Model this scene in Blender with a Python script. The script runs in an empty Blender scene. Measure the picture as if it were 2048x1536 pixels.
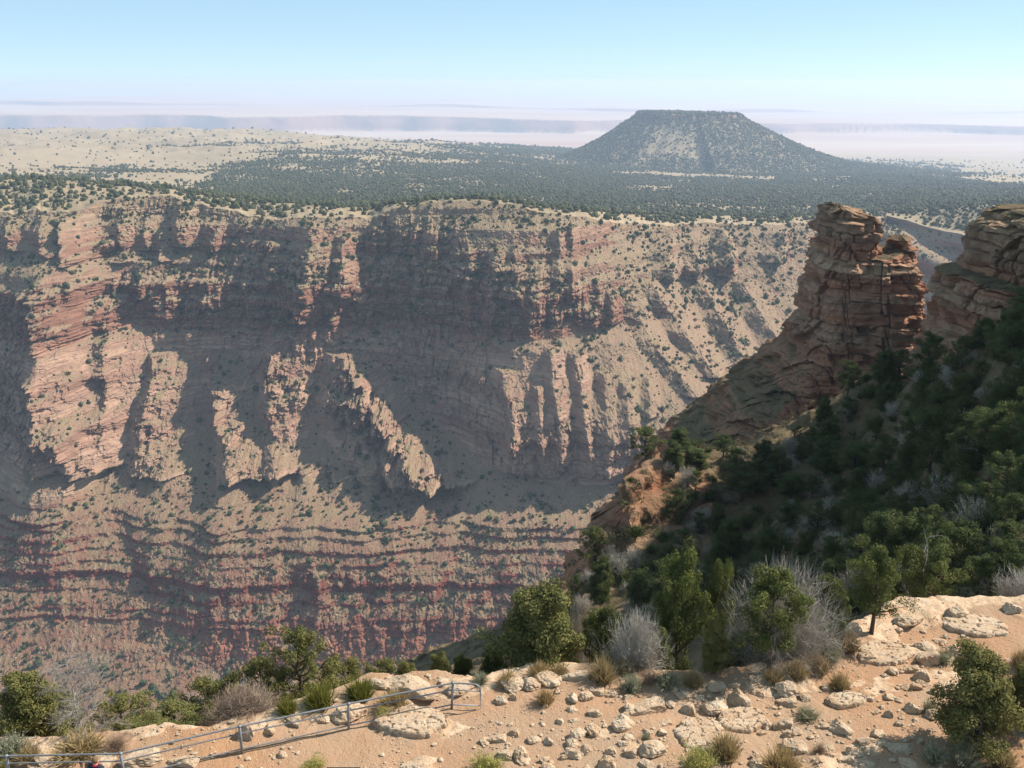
import bpy, bmesh, math, random
import numpy as np
from mathutils import Vector

R = math.radians
scene = bpy.context.scene
COL = scene.collection

# ------------------------------------------------------------------ camera, sky, sun, exposure
F_PX, CX, CY = 2010.0, 1024.0, 768.0            # focal length and centre of the 2048 x 1536 photograph
PITCH = R(16.7)
SUN_AZ, SUN_EL = R(73.0), R(43.0)               # azimuth measured from the view direction (+Y) towards +X
cam_d = bpy.data.cameras.new("camera")
cam_d.sensor_width = 36.0
cam_d.lens = 36.0 * F_PX / 2048.0
cam_d.clip_start, cam_d.clip_end = 0.5, 200000.0
cam = bpy.data.objects.new("camera", cam_d)
COL.objects.link(cam)
cam.location = (0, 0, 0)
cam.rotation_euler = (math.pi / 2 - PITCH, 0, 0)
scene.camera = cam

world = bpy.data.worlds.new("World")
scene.world = world
world.use_nodes = True
wn = world.node_tree
wn.nodes.clear()
sky = wn.nodes.new("ShaderNodeTexSky")
sky.sky_type = 'NISHITA'
sky.sun_disc = False
sky.sun_elevation = SUN_EL
sky.sun_rotation = SUN_AZ
sky.altitude = 2200
sky.air_density = 0.75
sky.dust_density = 0.0
sky.ozone_density = 3.0
bg = wn.nodes.new("ShaderNodeBackground")
bg.inputs[1].default_value = 0.083
wo = wn.nodes.new("ShaderNodeOutputWorld")
pale = wn.nodes.new("ShaderNodeMix")            # thin even veil of bright air over the whole sky
pale.data_type = 'RGBA'
pale.inputs[0].default_value = 0.5
pale.inputs[7].default_value = (3.7, 5.5, 6.4, 1)
wn.links.new(sky.outputs[0], pale.inputs[6])
wn.links.new(pale.outputs[2], bg.inputs[0])
wn.links.new(bg.outputs[0], wo.inputs[0])

sun_d = bpy.data.lights.new("sun", 'SUN')
sun_d.energy = 5.0
sun_d.angle = R(0.5)
sun_d.color = (1.0, 0.91, 0.79)
sun = bpy.data.objects.new("sun", sun_d)
COL.objects.link(sun)
SUN = Vector((math.cos(SUN_EL) * math.sin(SUN_AZ), math.cos(SUN_EL) * math.cos(SUN_AZ), math.sin(SUN_EL)))
sun.rotation_euler = SUN.to_track_quat('Z', 'Y').to_euler()

scene.view_settings.view_transform = 'Standard'
scene.view_settings.look = 'None'
scene.view_settings.exposure = 0.84
scene.view_settings.gamma = 1.0
scene.view_settings.use_curve_mapping = False
scene.cycles.use_denoising = True
scene.cycles.max_bounces = 5
scene.cycles.diffuse_bounces = 3
scene.cycles.volume_bounces = 1

# ------------------------------------------------------------------ numpy helpers
SP, CP = math.sin(PITCH), math.cos(PITCH)

def at(px, py, Y):
    """world point seen at photo pixel (px, py) at forward distance Y"""
    r, v = (px - CX) / F_PX, (CY - py) / F_PX
    k = Y / (CP + v * SP)
    return np.array((r * k, Y + 0 * k, (-SP + v * CP) * k))

def on_plane(px, py, z):
    r, v = (px - CX) / F_PX, (CY - py) / F_PX
    k = z / (-SP + v * CP)
    return np.array((r * k, (CP + v * SP) * k, z))

def proj(P):
    P = np.asarray(P)
    d = P[..., 1] * CP - P[..., 2] * SP
    d = np.maximum(d, 1e-3)
    return CX + F_PX * P[..., 0] / d, CY - F_PX * (P[..., 1] * SP + P[..., 2] * CP) / d, d

def _hash(ix, iy, iz, seed):
    h = (ix.astype(np.uint32) * np.uint32(374761393) + iy.astype(np.uint32) * np.uint32(668265263)
         + iz.astype(np.uint32) * np.uint32(2147483647 - 58) + np.uint32((seed * 1274126177) & 0xffffffff))
    h = (h ^ (h >> np.uint32(13))) * np.uint32(1274126177)
    h ^= h >> np.uint32(16)
    h *= np.uint32(2246822519)
    h ^= h >> np.uint32(15)
    return h

_G = np.random.RandomState(7).normal(size=(256, 3)).astype(np.float32)
_G /= np.linalg.norm(_G, axis=1)[:, None]

def pn3(x, y, z, seed=0):
    x, y, z = np.broadcast_arrays(np.asarray(x, np.float32), np.asarray(y, np.float32), np.asarray(z, np.float32))
    fx, fy, fz = np.floor(x), np.floor(y), np.floor(z)
    ix, iy, iz = fx.astype(np.int32), fy.astype(np.int32), fz.astype(np.int32)
    x, y, z = x - fx, y - fy, z - fz
    u, v, w = x*x*x*(x*(x*6-15)+10), y*y*y*(y*(y*6-15)+10), z*z*z*(z*(z*6-15)+10)
    acc = None
    for dx in (0, 1):
        wx = u if dx else 1 - u
        for dy in (0, 1):
            wy = v if dy else 1 - v
            for dz in (0, 1):
                wz = w if dz else 1 - w
                g = _G[_hash(ix + dx, iy + dy, iz + dz, seed) & np.uint32(255)]
                t = (g[..., 0] * (x - dx) + g[..., 1] * (y - dy) + g[..., 2] * (z - dz)) * (wx * wy * wz)
                acc = t if acc is None else acc + t
    return acc * 1.6

def pn2(x, y, seed=0):
    x, y = np.broadcast_arrays(np.asarray(x, np.float32), np.asarray(y, np.float32))
    fx, fy = np.floor(x), np.floor(y)
    ix, iy = fx.astype(np.int32), fy.astype(np.int32)
    x, y = x - fx, y - fy
    u, v = x*x*x*(x*(x*6-15)+10), y*y*y*(y*(y*6-15)+10)
    zero = np.zeros_like(ix)
    acc = None
    for dx in (0, 1):
        wx = u if dx else 1 - u
        for dy in (0, 1):
            wy = v if dy else 1 - v
            a = _hash(ix + dx, iy + dy, zero, seed).astype(np.float32) * np.float32(2 * math.pi / 4294967296.0)
            t = (np.cos(a) * (x - dx) + np.sin(a) * (y - dy)) * (wx * wy)
            acc = t if acc is None else acc + t
    return acc * 1.5

def fbm2(x, y, octv=4, seed=0, rough=0.5, ridged=False):
    s, a, f, n = 0, 1.0, 1.0, 0
    for o in range(octv):
        t = pn2(x * f, y * f, seed + o * 17)
        if ridged:
            t = 1 - 2 * np.abs(t)
        s = s + a * t
        n += a
        a *= rough
        f *= 2.03
    return s / n

def fbm3(x, y, z, octv=4, seed=0, rough=0.5, ridged=False):
    s, a, f, n = 0, 1.0, 1.0, 0
    for o in range(octv):
        t = pn3(x * f, y * f, z * f, seed + o * 17)
        if ridged:
            t = 1 - 2 * np.abs(t)
        s = s + a * t
        n += a
        a *= rough
        f *= 2.03
    return s / n

def cell2(x, y, seed=0):
    """cellular noise: distance to nearest, distance to second, random value of the cell"""
    x, y = np.broadcast_arrays(np.asarray(x, np.float32), np.asarray(y, np.float32))
    fx, fy = np.floor(x).astype(np.int32), np.floor(y).astype(np.int32)
    zero = np.zeros_like(fx)
    d1 = np.full(x.shape, 9.0, np.float32); d2 = d1.copy(); val = np.zeros(x.shape, np.float32)
    for dx in (-1, 0, 1):
        for dy in (-1, 0, 1):
            h = _hash(fx + dx, fy + dy, zero, seed)
            jx = (h & np.uint32(1023)).astype(np.float32) / 1023
            jy = ((h >> np.uint32(10)) & np.uint32(1023)).astype(np.float32) / 1023
            v = ((h >> np.uint32(20)) & np.uint32(1023)).astype(np.float32) / 1023
            d = np.hypot(fx + dx + jx - x, fy + dy + jy - y)
            near = d < d1
            d2 = np.where(near, d1, np.minimum(d2, d))
            val = np.where(near, v, val)
            d1 = np.where(near, d, d1)
    return d1, d2, val

def sstep(a, b, x):
    t = np.clip((x - a) / (b - a), 0, 1)
    return t * t * (3 - 2 * t)

class RBF:
    """surface through scattered survey points (linear kernel)"""
    def __init__(self, P, v, smooth=0.0):
        self.P = np.asarray(P, float)
        n = len(self.P)
        K = np.linalg.norm(self.P[:, None] - self.P[None], axis=2) - smooth * np.eye(n)
        A = np.zeros((n + 3, n + 3))
        A[:n, :n] = K
        A[:n, n] = A[n, :n] = 1
        A[:n, n+1:] = self.P
        A[n+1:, :n] = self.P.T
        self.w = np.linalg.lstsq(A, np.concatenate([np.asarray(v, float), np.zeros(3)]), rcond=None)[0]
    def __call__(self, Q):
        Q = np.asarray(Q, float)
        n = len(self.P)
        out = np.empty(len(Q))
        for i in range(0, len(Q), 20000):
            q = Q[i:i+20000]
            out[i:i+20000] = np.linalg.norm(q[:, None] - self.P[None], axis=2) @ self.w[:n] + self.w[n] + q @ self.w[n+1:]
        return out

def bilin(tab, u, v):
    """tab[rows v, columns u] sampled at float indices"""
    u = np.clip(u, 0, tab.shape[1] - 1.001); v = np.clip(v, 0, tab.shape[0] - 1.001)
    i, j = u.astype(int), v.astype(int)
    a, b = u - i, v - j
    return (tab[j, i] * (1-a) + tab[j, i+1] * a) * (1-b) + (tab[j+1, i] * (1-a) + tab[j+1, i+1] * a) * b

# ------------------------------------------------------------------ mesh helpers
def mesh_from(name, V, Fc, mat=None, smooth=False, attrs=None, mat_idx=None):
    """V (n,3); Fc (m,k) one face size, or list of such arrays"""
    me = bpy.data.meshes.new(name)
    V = np.ascontiguousarray(V, np.float32)
    if not isinstance(Fc, list):
        Fc = [Fc]
    Fc = [np.ascontiguousarray(f, np.int32) for f in Fc if len(f)]
    loops = np.concatenate([f.ravel() for f in Fc])
    tot = np.concatenate([np.full(len(f), f.shape[1], np.int32) for f in Fc])
    start = np.concatenate([[0], np.cumsum(tot)[:-1]]).astype(np.int32)
    me.vertices.add(len(V)); me.vertices.foreach_set("co", V.ravel())
    me.loops.add(len(loops)); me.loops.foreach_set("vertex_index", loops)
    me.polygons.add(len(tot)); me.polygons.foreach_set("loop_start", start)
    me.polygons.foreach_set("use_smooth", np.full(len(tot), bool(smooth)))
    me.update(calc_edges=True)
    for k, a in (attrs or {}).items():
        a = np.asarray(a, np.float32)
        if a.ndim == 1:
            at_ = me.attributes.new(k, 'FLOAT', 'POINT'); at_.data.foreach_set("value", a)
        else:
            at_ = me.attributes.new(k, 'FLOAT_COLOR', 'POINT')
            if a.shape[1] == 3:
                a = np.concatenate([a, np.ones((len(a), 1), np.float32)], 1)
            at_.data.foreach_set("color", a.ravel())
    if mat is not None:
        me.materials.append(mat)
    return me

def grid_faces(nr, nc, flip=False, wrap=False):
    idx = np.arange(nr * nc).reshape(nr, nc)
    if wrap:
        idx = np.concatenate([idx, idx[:, :1]], 1)
    a, b, c, d = idx[:-1, :-1], idx[:-1, 1:], idx[1:, 1:], idx[1:, :-1]
    f = np.stack([a, b, c, d], -1) if not flip else np.stack([a, d, c, b], -1)
    return f.reshape(-1, 4)

def link(name, me, parent=None, loc=None, rot=None, scl=None):
    o = bpy.data.objects.new(name, me)
    COL.objects.link(o)
    if parent is not None:
        o.parent = parent
    if loc is not None: o.location = loc
    if rot is not None: o.rotation_euler = rot
    if scl is not None: o.scale = scl
    return o

def tag(o, label, cat, group=None, kind=None):
    o["label"] = label
    o["category"] = cat
    if group: o["group"] = group
    if kind: o["kind"] = kind
    return o

def tubes(segs, n=5):
    """segs: array (m,8) p0 r0 p1 r1 -> verts, quads"""
    segs = np.asarray(segs, float)
    p0, r0, p1, r1 = segs[:, :3], segs[:, 3], segs[:, 4:7], segs[:, 7]
    d = p1 - p0
    d /= np.maximum(np.linalg.norm(d, axis=1), 1e-9)[:, None]
    ref = np.where(np.abs(d[:, 2:3]) > .9, [[1., 0, 0]], [[0, 0, 1.]])
    u = np.cross(d, ref); u /= np.linalg.norm(u, axis=1)[:, None]
    w = np.cross(d, u)
    a = np.arange(n) * 2 * math.pi / n
    ring = u[:, None] * np.cos(a)[None, :, None] + w[:, None] * np.sin(a)[None, :, None]
    V = np.concatenate([p0[:, None] + ring * r0[:, None, None], p1[:, None] + ring * r1[:, None, None]], 1)
    m = len(segs)
    k = np.arange(n); k2 = (k + 1) % n
    f = np.stack([k, k2, k2 + n, k + n], -1)[None] + (np.arange(m) * 2 * n)[:, None, None]
    return V.reshape(-1, 3), f.reshape(-1, 4)

def polytube(pts, r, n=10):
    """continuous tube along a polyline, closed at the ends"""
    pts = np.asarray(pts, float)
    t = np.gradient(pts, axis=0); t /= np.linalg.norm(t, axis=1)[:, None]
    up = np.array((0, 0, 1.)) if abs(t[0][2]) < .9 else np.array((1., 0, 0))
    V = []
    for p, d in zip(pts, t):
        u = np.cross(d, up); u /= max(np.linalg.norm(u), 1e-6)
        w = np.cross(d, u)
        a = np.arange(n) * 2 * math.pi / n
        V.append(p + r * (np.cos(a)[:, None] * u + np.sin(a)[:, None] * w))
    V = np.concatenate(V)
    f = grid_faces(len(pts), n, wrap=True)
    k = len(V)
    V = np.concatenate([V, pts[:1], pts[-1:]])
    i = np.arange(n); j = (i + 1) % n
    tri = np.concatenate([np.stack([j, i, np.full(n, k)], -1), np.stack([i + k - n, j + k - n, np.full(n, k + 1)], -1)])
    return V, f, tri

def merge(parts):
    """parts: list of (V, [faces...])"""
    Vs, Fs, o = [], {}, 0
    for V, fl in parts:
        Vs.append(V)
        for f in (fl if isinstance(fl, list) else [fl]):
            Fs.setdefault(f.shape[1], []).append(f + o)
        o += len(V)
    return np.concatenate(Vs), [np.concatenate(v) for v in Fs.values()]

# ------------------------------------------------------------------ materials
class NT:
    def __init__(self, name):
        self.m = bpy.data.materials.new(name)
        self.m.use_nodes = True
        self.t = self.m.node_tree
        self.t.nodes.clear()
        self.out = self.t.nodes.new("ShaderNodeOutputMaterial")
        self.bsdf = self.t.nodes.new("ShaderNodeBsdfPrincipled")
        self.t.links.new(self.bsdf.outputs[0], self.out.inputs[0])
        self.bsdf.inputs["Specular IOR Level"].default_value = 0.15
        self.bsdf.inputs["Roughness"].default_value = 0.9
        self.geo = self.t.nodes.new("ShaderNodeNewGeometry")
    def n(self, typ, **kw):
        nd = self.t.nodes.new(typ)
        for k, v in kw.items():
            setattr(nd, k, v)
        return nd
    def l(self, a, b):
        self.t.links.new(a, b)
    def setin(self, sock, v):
        if isinstance(v, bpy.types.NodeSocket):
            self.l(v, sock)
        elif isinstance(v, (tuple, list)) and len(v) == 3 and sock.type == 'RGBA':
            sock.default_value = (*v, 1)
        else:
            sock.default_value = v
    def math(self, op, a, b=0.0, clamp=False):
        nd = self.n("ShaderNodeMath", operation=op, use_clamp=clamp)
        self.setin(nd.inputs[0], a); self.setin(nd.inputs[1], b)
        return nd.outputs[0]
    def attr(self, name, color=False):
        nd = self.n("ShaderNodeAttribute", attribute_name=name)
        return nd.outputs["Color" if color else "Fac"]
    def pos(self, scale=(1, 1, 1), obj=False):
        mp = self.n("ShaderNodeMapping")
        if obj:
            tc = self.n("ShaderNodeTexCoord"); self.l(tc.outputs["Object"], mp.inputs[0])
        else:
            self.l(self.geo.outputs["Position"], mp.inputs[0])
        mp.inputs["Scale"].default_value = scale
        return mp.outputs[0]
    def z(self):
        s = self.n("ShaderNodeSeparateXYZ"); self.l(self.geo.outputs["Position"], s.inputs[0])
        return s.outputs[2]
    def noise(self, vec, scale, detail=4, rough=.55):
        nd = self.n("ShaderNodeTexNoise")
        self.l(vec, nd.inputs["Vector"])
        nd.inputs["Scale"].default_value = scale
        nd.inputs["Detail"].default_value = detail
        nd.inputs["Roughness"].default_value = rough
        return nd.outputs[0]
    def vor(self, vec, scale, feature='F1'):
        nd = self.n("ShaderNodeTexVoronoi", feature=feature)
        self.l(vec, nd.inputs["Vector"]); nd.inputs["Scale"].default_value = scale
        return nd.outputs["Distance"]
    def mr(self, v, a, b, c=0.0, d=1.0):
        nd = self.n("ShaderNodeMapRange")
        self.setin(nd.inputs[0], v)
        for i, q in enumerate((a, b, c, d)): nd.inputs[i+1].default_value = q
        return nd.outputs[0]
    def ramp(self, fac, stops, interp='LINEAR'):
        nd = self.n("ShaderNodeValToRGB")
        cr = nd.color_ramp; cr.interpolation = interp
        while len(cr.elements) > 1: cr.elements.remove(cr.elements[-1])
        for i, (p, c) in enumerate(stops):
            e = cr.elements[0] if i == 0 else cr.elements.new(p)
            e.position = p; e.color = (*c, 1)
        self.l(fac, nd.inputs[0])
        return nd.outputs[0]
    def mix(self, fac, a, b, mode='MIX'):
        nd = self.n("ShaderNodeMix", data_type='RGBA', blend_type=mode)
        self.setin(nd.inputs[0], fac); self.setin(nd.inputs[6], a); self.setin(nd.inputs[7], b)
        return nd.outputs[2]
    def bump(self, h, dist, strength=1.0):
        nd = self.n("ShaderNodeBump")
        nd.inputs["Strength"].default_value = strength; nd.inputs["Distance"].default_value = dist
        self.l(h, nd.inputs["Height"]); self.l(nd.outputs[0], self.bsdf.inputs["Normal"])
    def base(self, c):
        self.setin(self.bsdf.inputs["Base Color"], c)
        return self.m

def strata_stops(z0, z1, zones, seed, n=30):
    """random thin beds inside colour zones; zones: (ztop, zbottom, [colours])"""
    rs = random.Random(seed)
    st = []
    for i in range(n):
        f = i / (n - 1)
        z = z0 + (z1 - z0) * f
        for a, b, cs in zones:
            if b <= z <= a:
                c = cs[i % len(cs)]
                k = rs.uniform(.88, 1.12)
                st.append((f, tuple(min(1, q * k) for q in c)))
                break
    return st

def mat_wall():
    N = NT("canyon_rock")
    p = N.pos()
    z = N.z()
    warp = N.noise(N.pos((.012, .012, .03)), 1.0, 3)
    zz = N.math('ADD', z, N.math('MULTIPLY', N.math('SUBTRACT', warp, .5), 26.0))
    f = N.mr(zz, -115, -515)
    zones = [(-100, -150, [(.34, .235, .155), (.27, .17, .11)]),
             (-150, -205, [(.33, .20, .135), (.24, .125, .085), (.30, .18, .12)]),
             (-205, -258, [(.28, .145, .095), (.22, .105, .07)]),
             (-258, -372, [(.35, .215, .15), (.29, .165, .115), (.37, .235, .165)]),
             (-372, -388, [(.38, .26, .17)]),
             (-388, -470, [(.205, .068, .047), (.24, .09, .06), (.175, .056, .04)]),
             (-470, -600, [(.28, .12, .075), (.24, .095, .06)])]
    rock = N.ramp(f, strata_stops(-115, -515, zones, 3))
    fine = N.noise(N.pos((.02, .02, .55)), 1.0, 5, .6)
    rock = N.mix(1.0, rock, N.ramp(fine, [(.3, (.62, .6, .6)), (.5, (.98, .98, .98)), (.68, (1.25, 1.25, 1.22))]), 'MULTIPLY')
    stain = N.noise(N.pos((.10, .10, .018)), 1.0, 4)
    rock = N.mix(N.mr(stain, .52, .72, 0, .55), rock, (.20, .12, .085))
    soil = N.ramp(f, [(0, (.255, .182, .115)), (.35, (.275, .178, .118)), (.66, (.265, .165, .108)), (.72, (.225, .122, .078)),
                      (.86, (.215, .10, .064)), (1, (.23, .125, .08))])
    soil = N.mix(N.mr(N.noise(p, .05, 5, .6), .42, .66, 0, .7), soil, (.245, .19, .105))
    soil = N.mix(N.mr(N.noise(p, .6, 3), .56, .7, 0, .75), soil, (.17, .14, .075))       # dry scrub
    soil = N.mix(N.mr(N.noise(p, .9, 2), .60, .7, 0, .8), soil, (.50, .40, .30))          # pale rubble
    tf = N.math('ADD', N.attr("talus"), N.math('MULTIPLY', N.math('SUBTRACT', N.noise(p, .14, 4, .65), .5), .9))
    col = N.mix(N.mr(tf, .38, .62), rock, soil)
    N.bump(N.noise(p, .8, 6, .7), 1.8, 1.0)
    return N.base(col)

def mat_plateau():
    N = NT("plateau_soil")
    p = N.pos()
    c = N.mix(N.mr(N.noise(p, .006, 5, .6), .38, .62), (.29, .225, .14), (.245, .185, .115))
    c = N.mix(N.mr(N.noise(p, .0012, 4), .4, .65), c, (.32, .245, .16))
    c = N.mix(N.mr(N.noise(p, .08, 3), .55, .7, 0, .6), c, (.22, .18, .10))
    c = N.mix(N.attr("forest"), c, (.17, .135, .08))
    c = N.mix(N.attr("plain"), c, N.mix(N.mr(N.noise(N.pos((.0004, .0011, .001)), 1.0, 5), .35, .65), (.38, .22, .15), (.46, .34, .26)))
    c = N.mix(N.attr("scarp"), c, (.24, .12, .09))
    N.bump(N.noise(p, .12, 4, .6), 1.5, .6)
    return N.base(c)

def mat_crag():
    N = NT("banded_rock")
    p = N.pos()
    z = N.z()
    warp = N.noise(N.pos((.05, .05, .08)), 1.0, 3)
    zz = N.math('ADD', z, N.math('MULTIPLY', N.math('SUBTRACT', warp, .5), 3.0))
    f = N.mr(zz, -8, -100)
    zones = [(0, -24, [(.31, .205, .125), (.27, .165, .10)]),
             (-24, -48, [(.32, .205, .135), (.31, .135, .075), (.29, .175, .115), (.33, .15, .085)]),
             (-48, -120, [(.31, .145, .082), (.27, .115, .065), (.33, .17, .105)])]
    rock = N.ramp(f, strata_stops(-8, -100, zones, 5))
    fine = N.noise(N.pos((.06, .06, 1.6)), 1.0, 5, .6)
    rock = N.mix(1.0, rock, N.ramp(fine, [(.3, (.6, .58, .56)), (.5, (1, 1, 1)), (.68, (1.2, 1.2, 1.18))]), 'MULTIPLY')
    rock = N.mix(N.mr(N.noise(N.pos((.5, .5, .09)), 1.0, 4), .54, .7, 0, .6), rock, (.13, .085, .06))
    rock = N.mix(N.mr(N.noise(p, .5, 4), .58, .72, 0, .6), rock, (.34, .27, .17))
    tf = N.math('ADD', N.attr("talus"), N.math('MULTIPLY', N.math('SUBTRACT', N.noise(p, .35, 4, .65), .5), .8))
    soil = N.mix(N.mr(N.noise(p, .25, 4), .4, .62), (.17, .12, .068), (.11, .082, .045))
    soil = N.mix(N.mr(N.noise(p, 1.1, 3), .56, .68, 0, .8), soil, (.085, .075, .04))
    col = N.mix(N.mr(tf, .38, .62), rock, soil)
    N.bump(N.noise(p, 2.2, 6, .68), .4, .9)
    return N.base(col)

def mat_ground():
    N = NT("rim_ground")
    p = N.pos()
    soil = N.mix(N.mr(N.noise(p, .35, 4), .38, .62), (.36, .22, .135), (.35, .245, .165))
    soil = N.mix(N.mr(N.noise(p, .12, 3), .5, .68, 0, .8), soil, (.35, .19, .10))
    soil = N.mix(N.mr(N.noise(p, 7.0, 4, .65), .52, .68, 0, .7), soil, (.34, .225, .14))
    soil = N.mix(N.mr(N.vor(p, 9.0), .16, .08, 0, .75), soil, (.52, .40, .29))
    rock = N.mix(N.mr(N.noise(p, 1.5, 6, .65), .4, .6), (.53, .40, .28), (.44, .29, .18))
    rock = N.mix(N.mr(N.noise(p, 5.0, 4, .6), .56, .68, 0, .7), rock, (.30, .22, .15))
    tf = N.math('ADD', N.attr("bare"), N.math('MULTIPLY', N.math('SUBTRACT', N.noise(p, 1.3, 4, .65), .5), .7))
    col = N.mix(N.mr(tf, .42, .58), soil, rock)
    h = N.math('ADD', N.noise(p, 6.0, 6, .7), N.math('MULTIPLY', N.noise(p, 25.0, 3, .6), .35))
    N.bump(h, .10, .8)
    return N.base(col)

def mat_limestone():
    N = NT("limestone")
    p = N.pos()
    rnd = N.n("ShaderNodeObjectInfo").outputs["Random"]
    c = N.mix(N.mr(N.noise(p, 1.6, 5, .6), .38, .62), (.57, .455, .33), (.47, .33, .215))
    c = N.mix(N.math('MULTIPLY', rnd, .35), c, (.46, .31, .20))
    c = N.mix(N.mr(N.noise(p, 9.0, 4, .65), .54, .66, 0, .8), c, (.27, .21, .15))
    c = N.mix(N.mr(N.noise(p, 4.0, 3), .60, .7, 0, .7), c, (.44, .40, .34))
    N.bump(N.noise(p, 10.0, 6, .72), .09, 1.0)
    return N.base(c)

def mat_leaf(name, a, b, transl=.25):
    N = NT(name)
    t = N.attr("tint")
    rnd = N.n("ShaderNodeObjectInfo").outputs["Random"]
    c = N.mix(t, a, b)
    c = N.mix(N.math('MULTIPLY', rnd, .35), c, tuple(.5 * (p + q) * k for p, q, k in zip(a, b, (1.25, 1.0, .75))))
    N.bsdf.inputs["Roughness"].default_value = .75
    N.base(c)
    tr = N.n("ShaderNodeBsdfTranslucent"); N.setin(tr.inputs[0], c)
    ms = N.n("ShaderNodeMixShader"); ms.inputs[0].default_value = transl
    N.l(N.bsdf.outputs[0], ms.inputs[1]); N.l(tr.outputs[0], ms.inputs[2]); N.l(ms.outputs[0], N.out.inputs[0])
    return N.m

def mat_plain(name, c, c2=None, scale=6.0, rough=.85, metal=0.0):
    N = NT(name)
    N.bsdf.inputs["Roughness"].default_value = rough
    N.bsdf.inputs["Metallic"].default_value = metal
    col = N.mix(N.mr(N.noise(N.pos(obj=True), scale, 4), .35, .65), c, c2 or tuple(q * .7 for q in c))
    return N.base(col)

M = dict(
    wall=mat_wall(), plateau=mat_plateau(), crag=mat_crag(), ground=mat_ground(), stone=mat_limestone(),
    far=mat_leaf("far_foliage", (.030, .042, .020), (.075, .085, .034), .1),
    pinyon=mat_leaf("pinyon_needles", (.048, .068, .020), (.145, .165, .048)),
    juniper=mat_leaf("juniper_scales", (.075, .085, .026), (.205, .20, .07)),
    slope=mat_leaf("shaded_needles", (.040, .062, .022), (.115, .14, .048)),  # darker copy of the needle greens, the slope's shade put into the colour
    scrub=mat_leaf("mixed_scrub", (.055, .055, .026), (.16, .14, .075)),
    sage=mat_leaf("sage_leaves", (.15, .16, .10), (.32, .33, .23)),
    dry=mat_leaf("dry_brush", (.16, .13, .055), (.44, .33, .17)),
    yellow=mat_leaf("rabbitbrush", (.18, .18, .05), (.46, .42, .14)),
    ephedra=mat_leaf("green_stems", (.07, .09, .015), (.20, .20, .04)),
    twig=mat_leaf("grey_twigs", (.24, .215, .185), (.50, .47, .42), .05),
    brown=mat_leaf("brown_twigs", (.17, .12, .085), (.34, .26, .20), .05),
    bark=mat_plain("bark", (.12, .085, .06), (.06, .045, .035), 8),
    dead=mat_plain("weathered_wood", (.32, .29, .26), (.20, .17, .15), 8),
    metal=mat_plain("galvanised_pipe", (.24, .25, .26), (.17, .17, .175), 4, .5, .35),
)
# ------------------------------------------------------------------ far canyon wall: y = F(x, z), a cliff face leaning back from the gorge
PYR = np.array([440, 510, 580, 650, 760, 860, 935, 960, 1060, 1160, 1260, 1350, 1600.])
REF = np.array([1130, 1096, 1072, 1062, 1020, 980, 950, 926, 880, 841, 800, 764, 660.])
OFF = {  # px: metres behind (+) or in front (-) of the reference profile, row by row
    -400: [-20, -30, -50, -55, -40, -20, -10, -5, 0, 0, 0, 0, 0],
    -150: [-10, -20, -50, -55, -40, -20, -10, -5, 0, 0, 0, 0, 0],
    0: [0, 0, -30, -28, -8, 5, 5, 0, 0, 0, 0, 0, 0],
    65: [-10, -18, -66, -72, -66, -50, -30, -20, -12, -5, 0, 0, 0],
    150: [-15, -25, -42, -45, -45, -42, -26, -18, -10, -5, 0, 0, 0],
    215: [20, 26, 18, 8, -4, -6, 2, 1.1, 0.2, -1.4, -0.8, 0, 0],
    320: [30, 26, 18, 14, 8, 6, 4, -4, -13, -11, -6, 0, 0],
    440: [22, 26, 22, 18, 14, 10, 6, -12, -26, -22, -12, 0, 0],
    540: [8, 12, 10, 12, 12, 8, 4, -12, -26, -22, -12, 0, 0],
    600: [-10, -16, -14, -10, -2, 0, 0, -12, -26, -22, -12, 0, 0],
    665: [-12, -18, -16, -12, 0, 4, 4, -12, -26, -22, -12, 0, 0],
    725: [4, 8, 8, 8, 10, 12, 10, -12, -26, -22, -12, 0, 0],
    790: [-20, 0, 4, 6, 14, 18, 16, -12, -26, -22, -12, 0, 0],
    900: [-34, -26, -20, -18, -4, 4, 10, -6, -26, -22, -12, 0, 0],
    1000: [-46, -54, -54, -52, -54, -46, -22, -12, -26, -22, -12, 0, 0],
    1085: [-40, -46, -50, -54, -64, -62, -36, -17, -29, -24, -13, 0, 0],
    1150: [-22, -26, -34, -42, -58, -60, -40, -18, -29.5, -24.5, -13.5, 0, 0],
    1190: [0, -6, -20, -32, -50, -54, -42, -18.5, -29.5, -24.5, -13.5, 0, 0],
    1240: [50, 24, 2, -16, -62, -68, -42, -18.5, -29.5, -24.5, -13.5, 0, 0],
    1310: [100, 74, 40, 10, -36, -58, -42, -19, -30, -24.5, -13.5, 0, 0],
    1420: [170, 140, 112, 70, -8, -60, -66, -29.2, -36.3, -27.7, -14.2, 0, 0],
    1520: [190, 165, 140, 92, 24, -20, -40, -29.2, -32.1, -24.2, -11.6, 0, 0],
    1640: [240, 210, 170, 115, 50, 0, -20, -19.4, -22.2, -12.9, -2.4, 0, 0],
    1760: [420, 350, 280, 200, 110, 40, 0, 0, 0, 0, 0, 0, 0],
    1860: [430, 360, 280, 200, 110, 40, 0, 0, 0, 0, 0, 0, 0],
    1990: [200, 130, 60, 20, -20, -40, -40, -40, -40, -30, -20, 0, 0],
    2350: [-40, -80, -110, -120, -120, -110, -100, -90, -80, -60, -40, -20, 0],
}
_pts = []
for px, row in OFF.items():
    for py, y0, d in zip(PYR, REF, row):
        _pts.append(at(px, py, y0 + d))
_pts = np.array(_pts)
ZS = 1.25
_rbf = RBF(np.stack([_pts[:, 0], _pts[:, 2] * ZS], 1), _pts[:, 1], smooth=2.0)
CX0, CX1, CXS = -700.0, 760.0, 5.0
CZ0, CZ1, CZS = -80.0, -640.0, -3.5
_gx, _gz = np.arange(CX0, CX1 + 1, CXS), np.arange(CZ0, CZ1 - 1, CZS)
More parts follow.
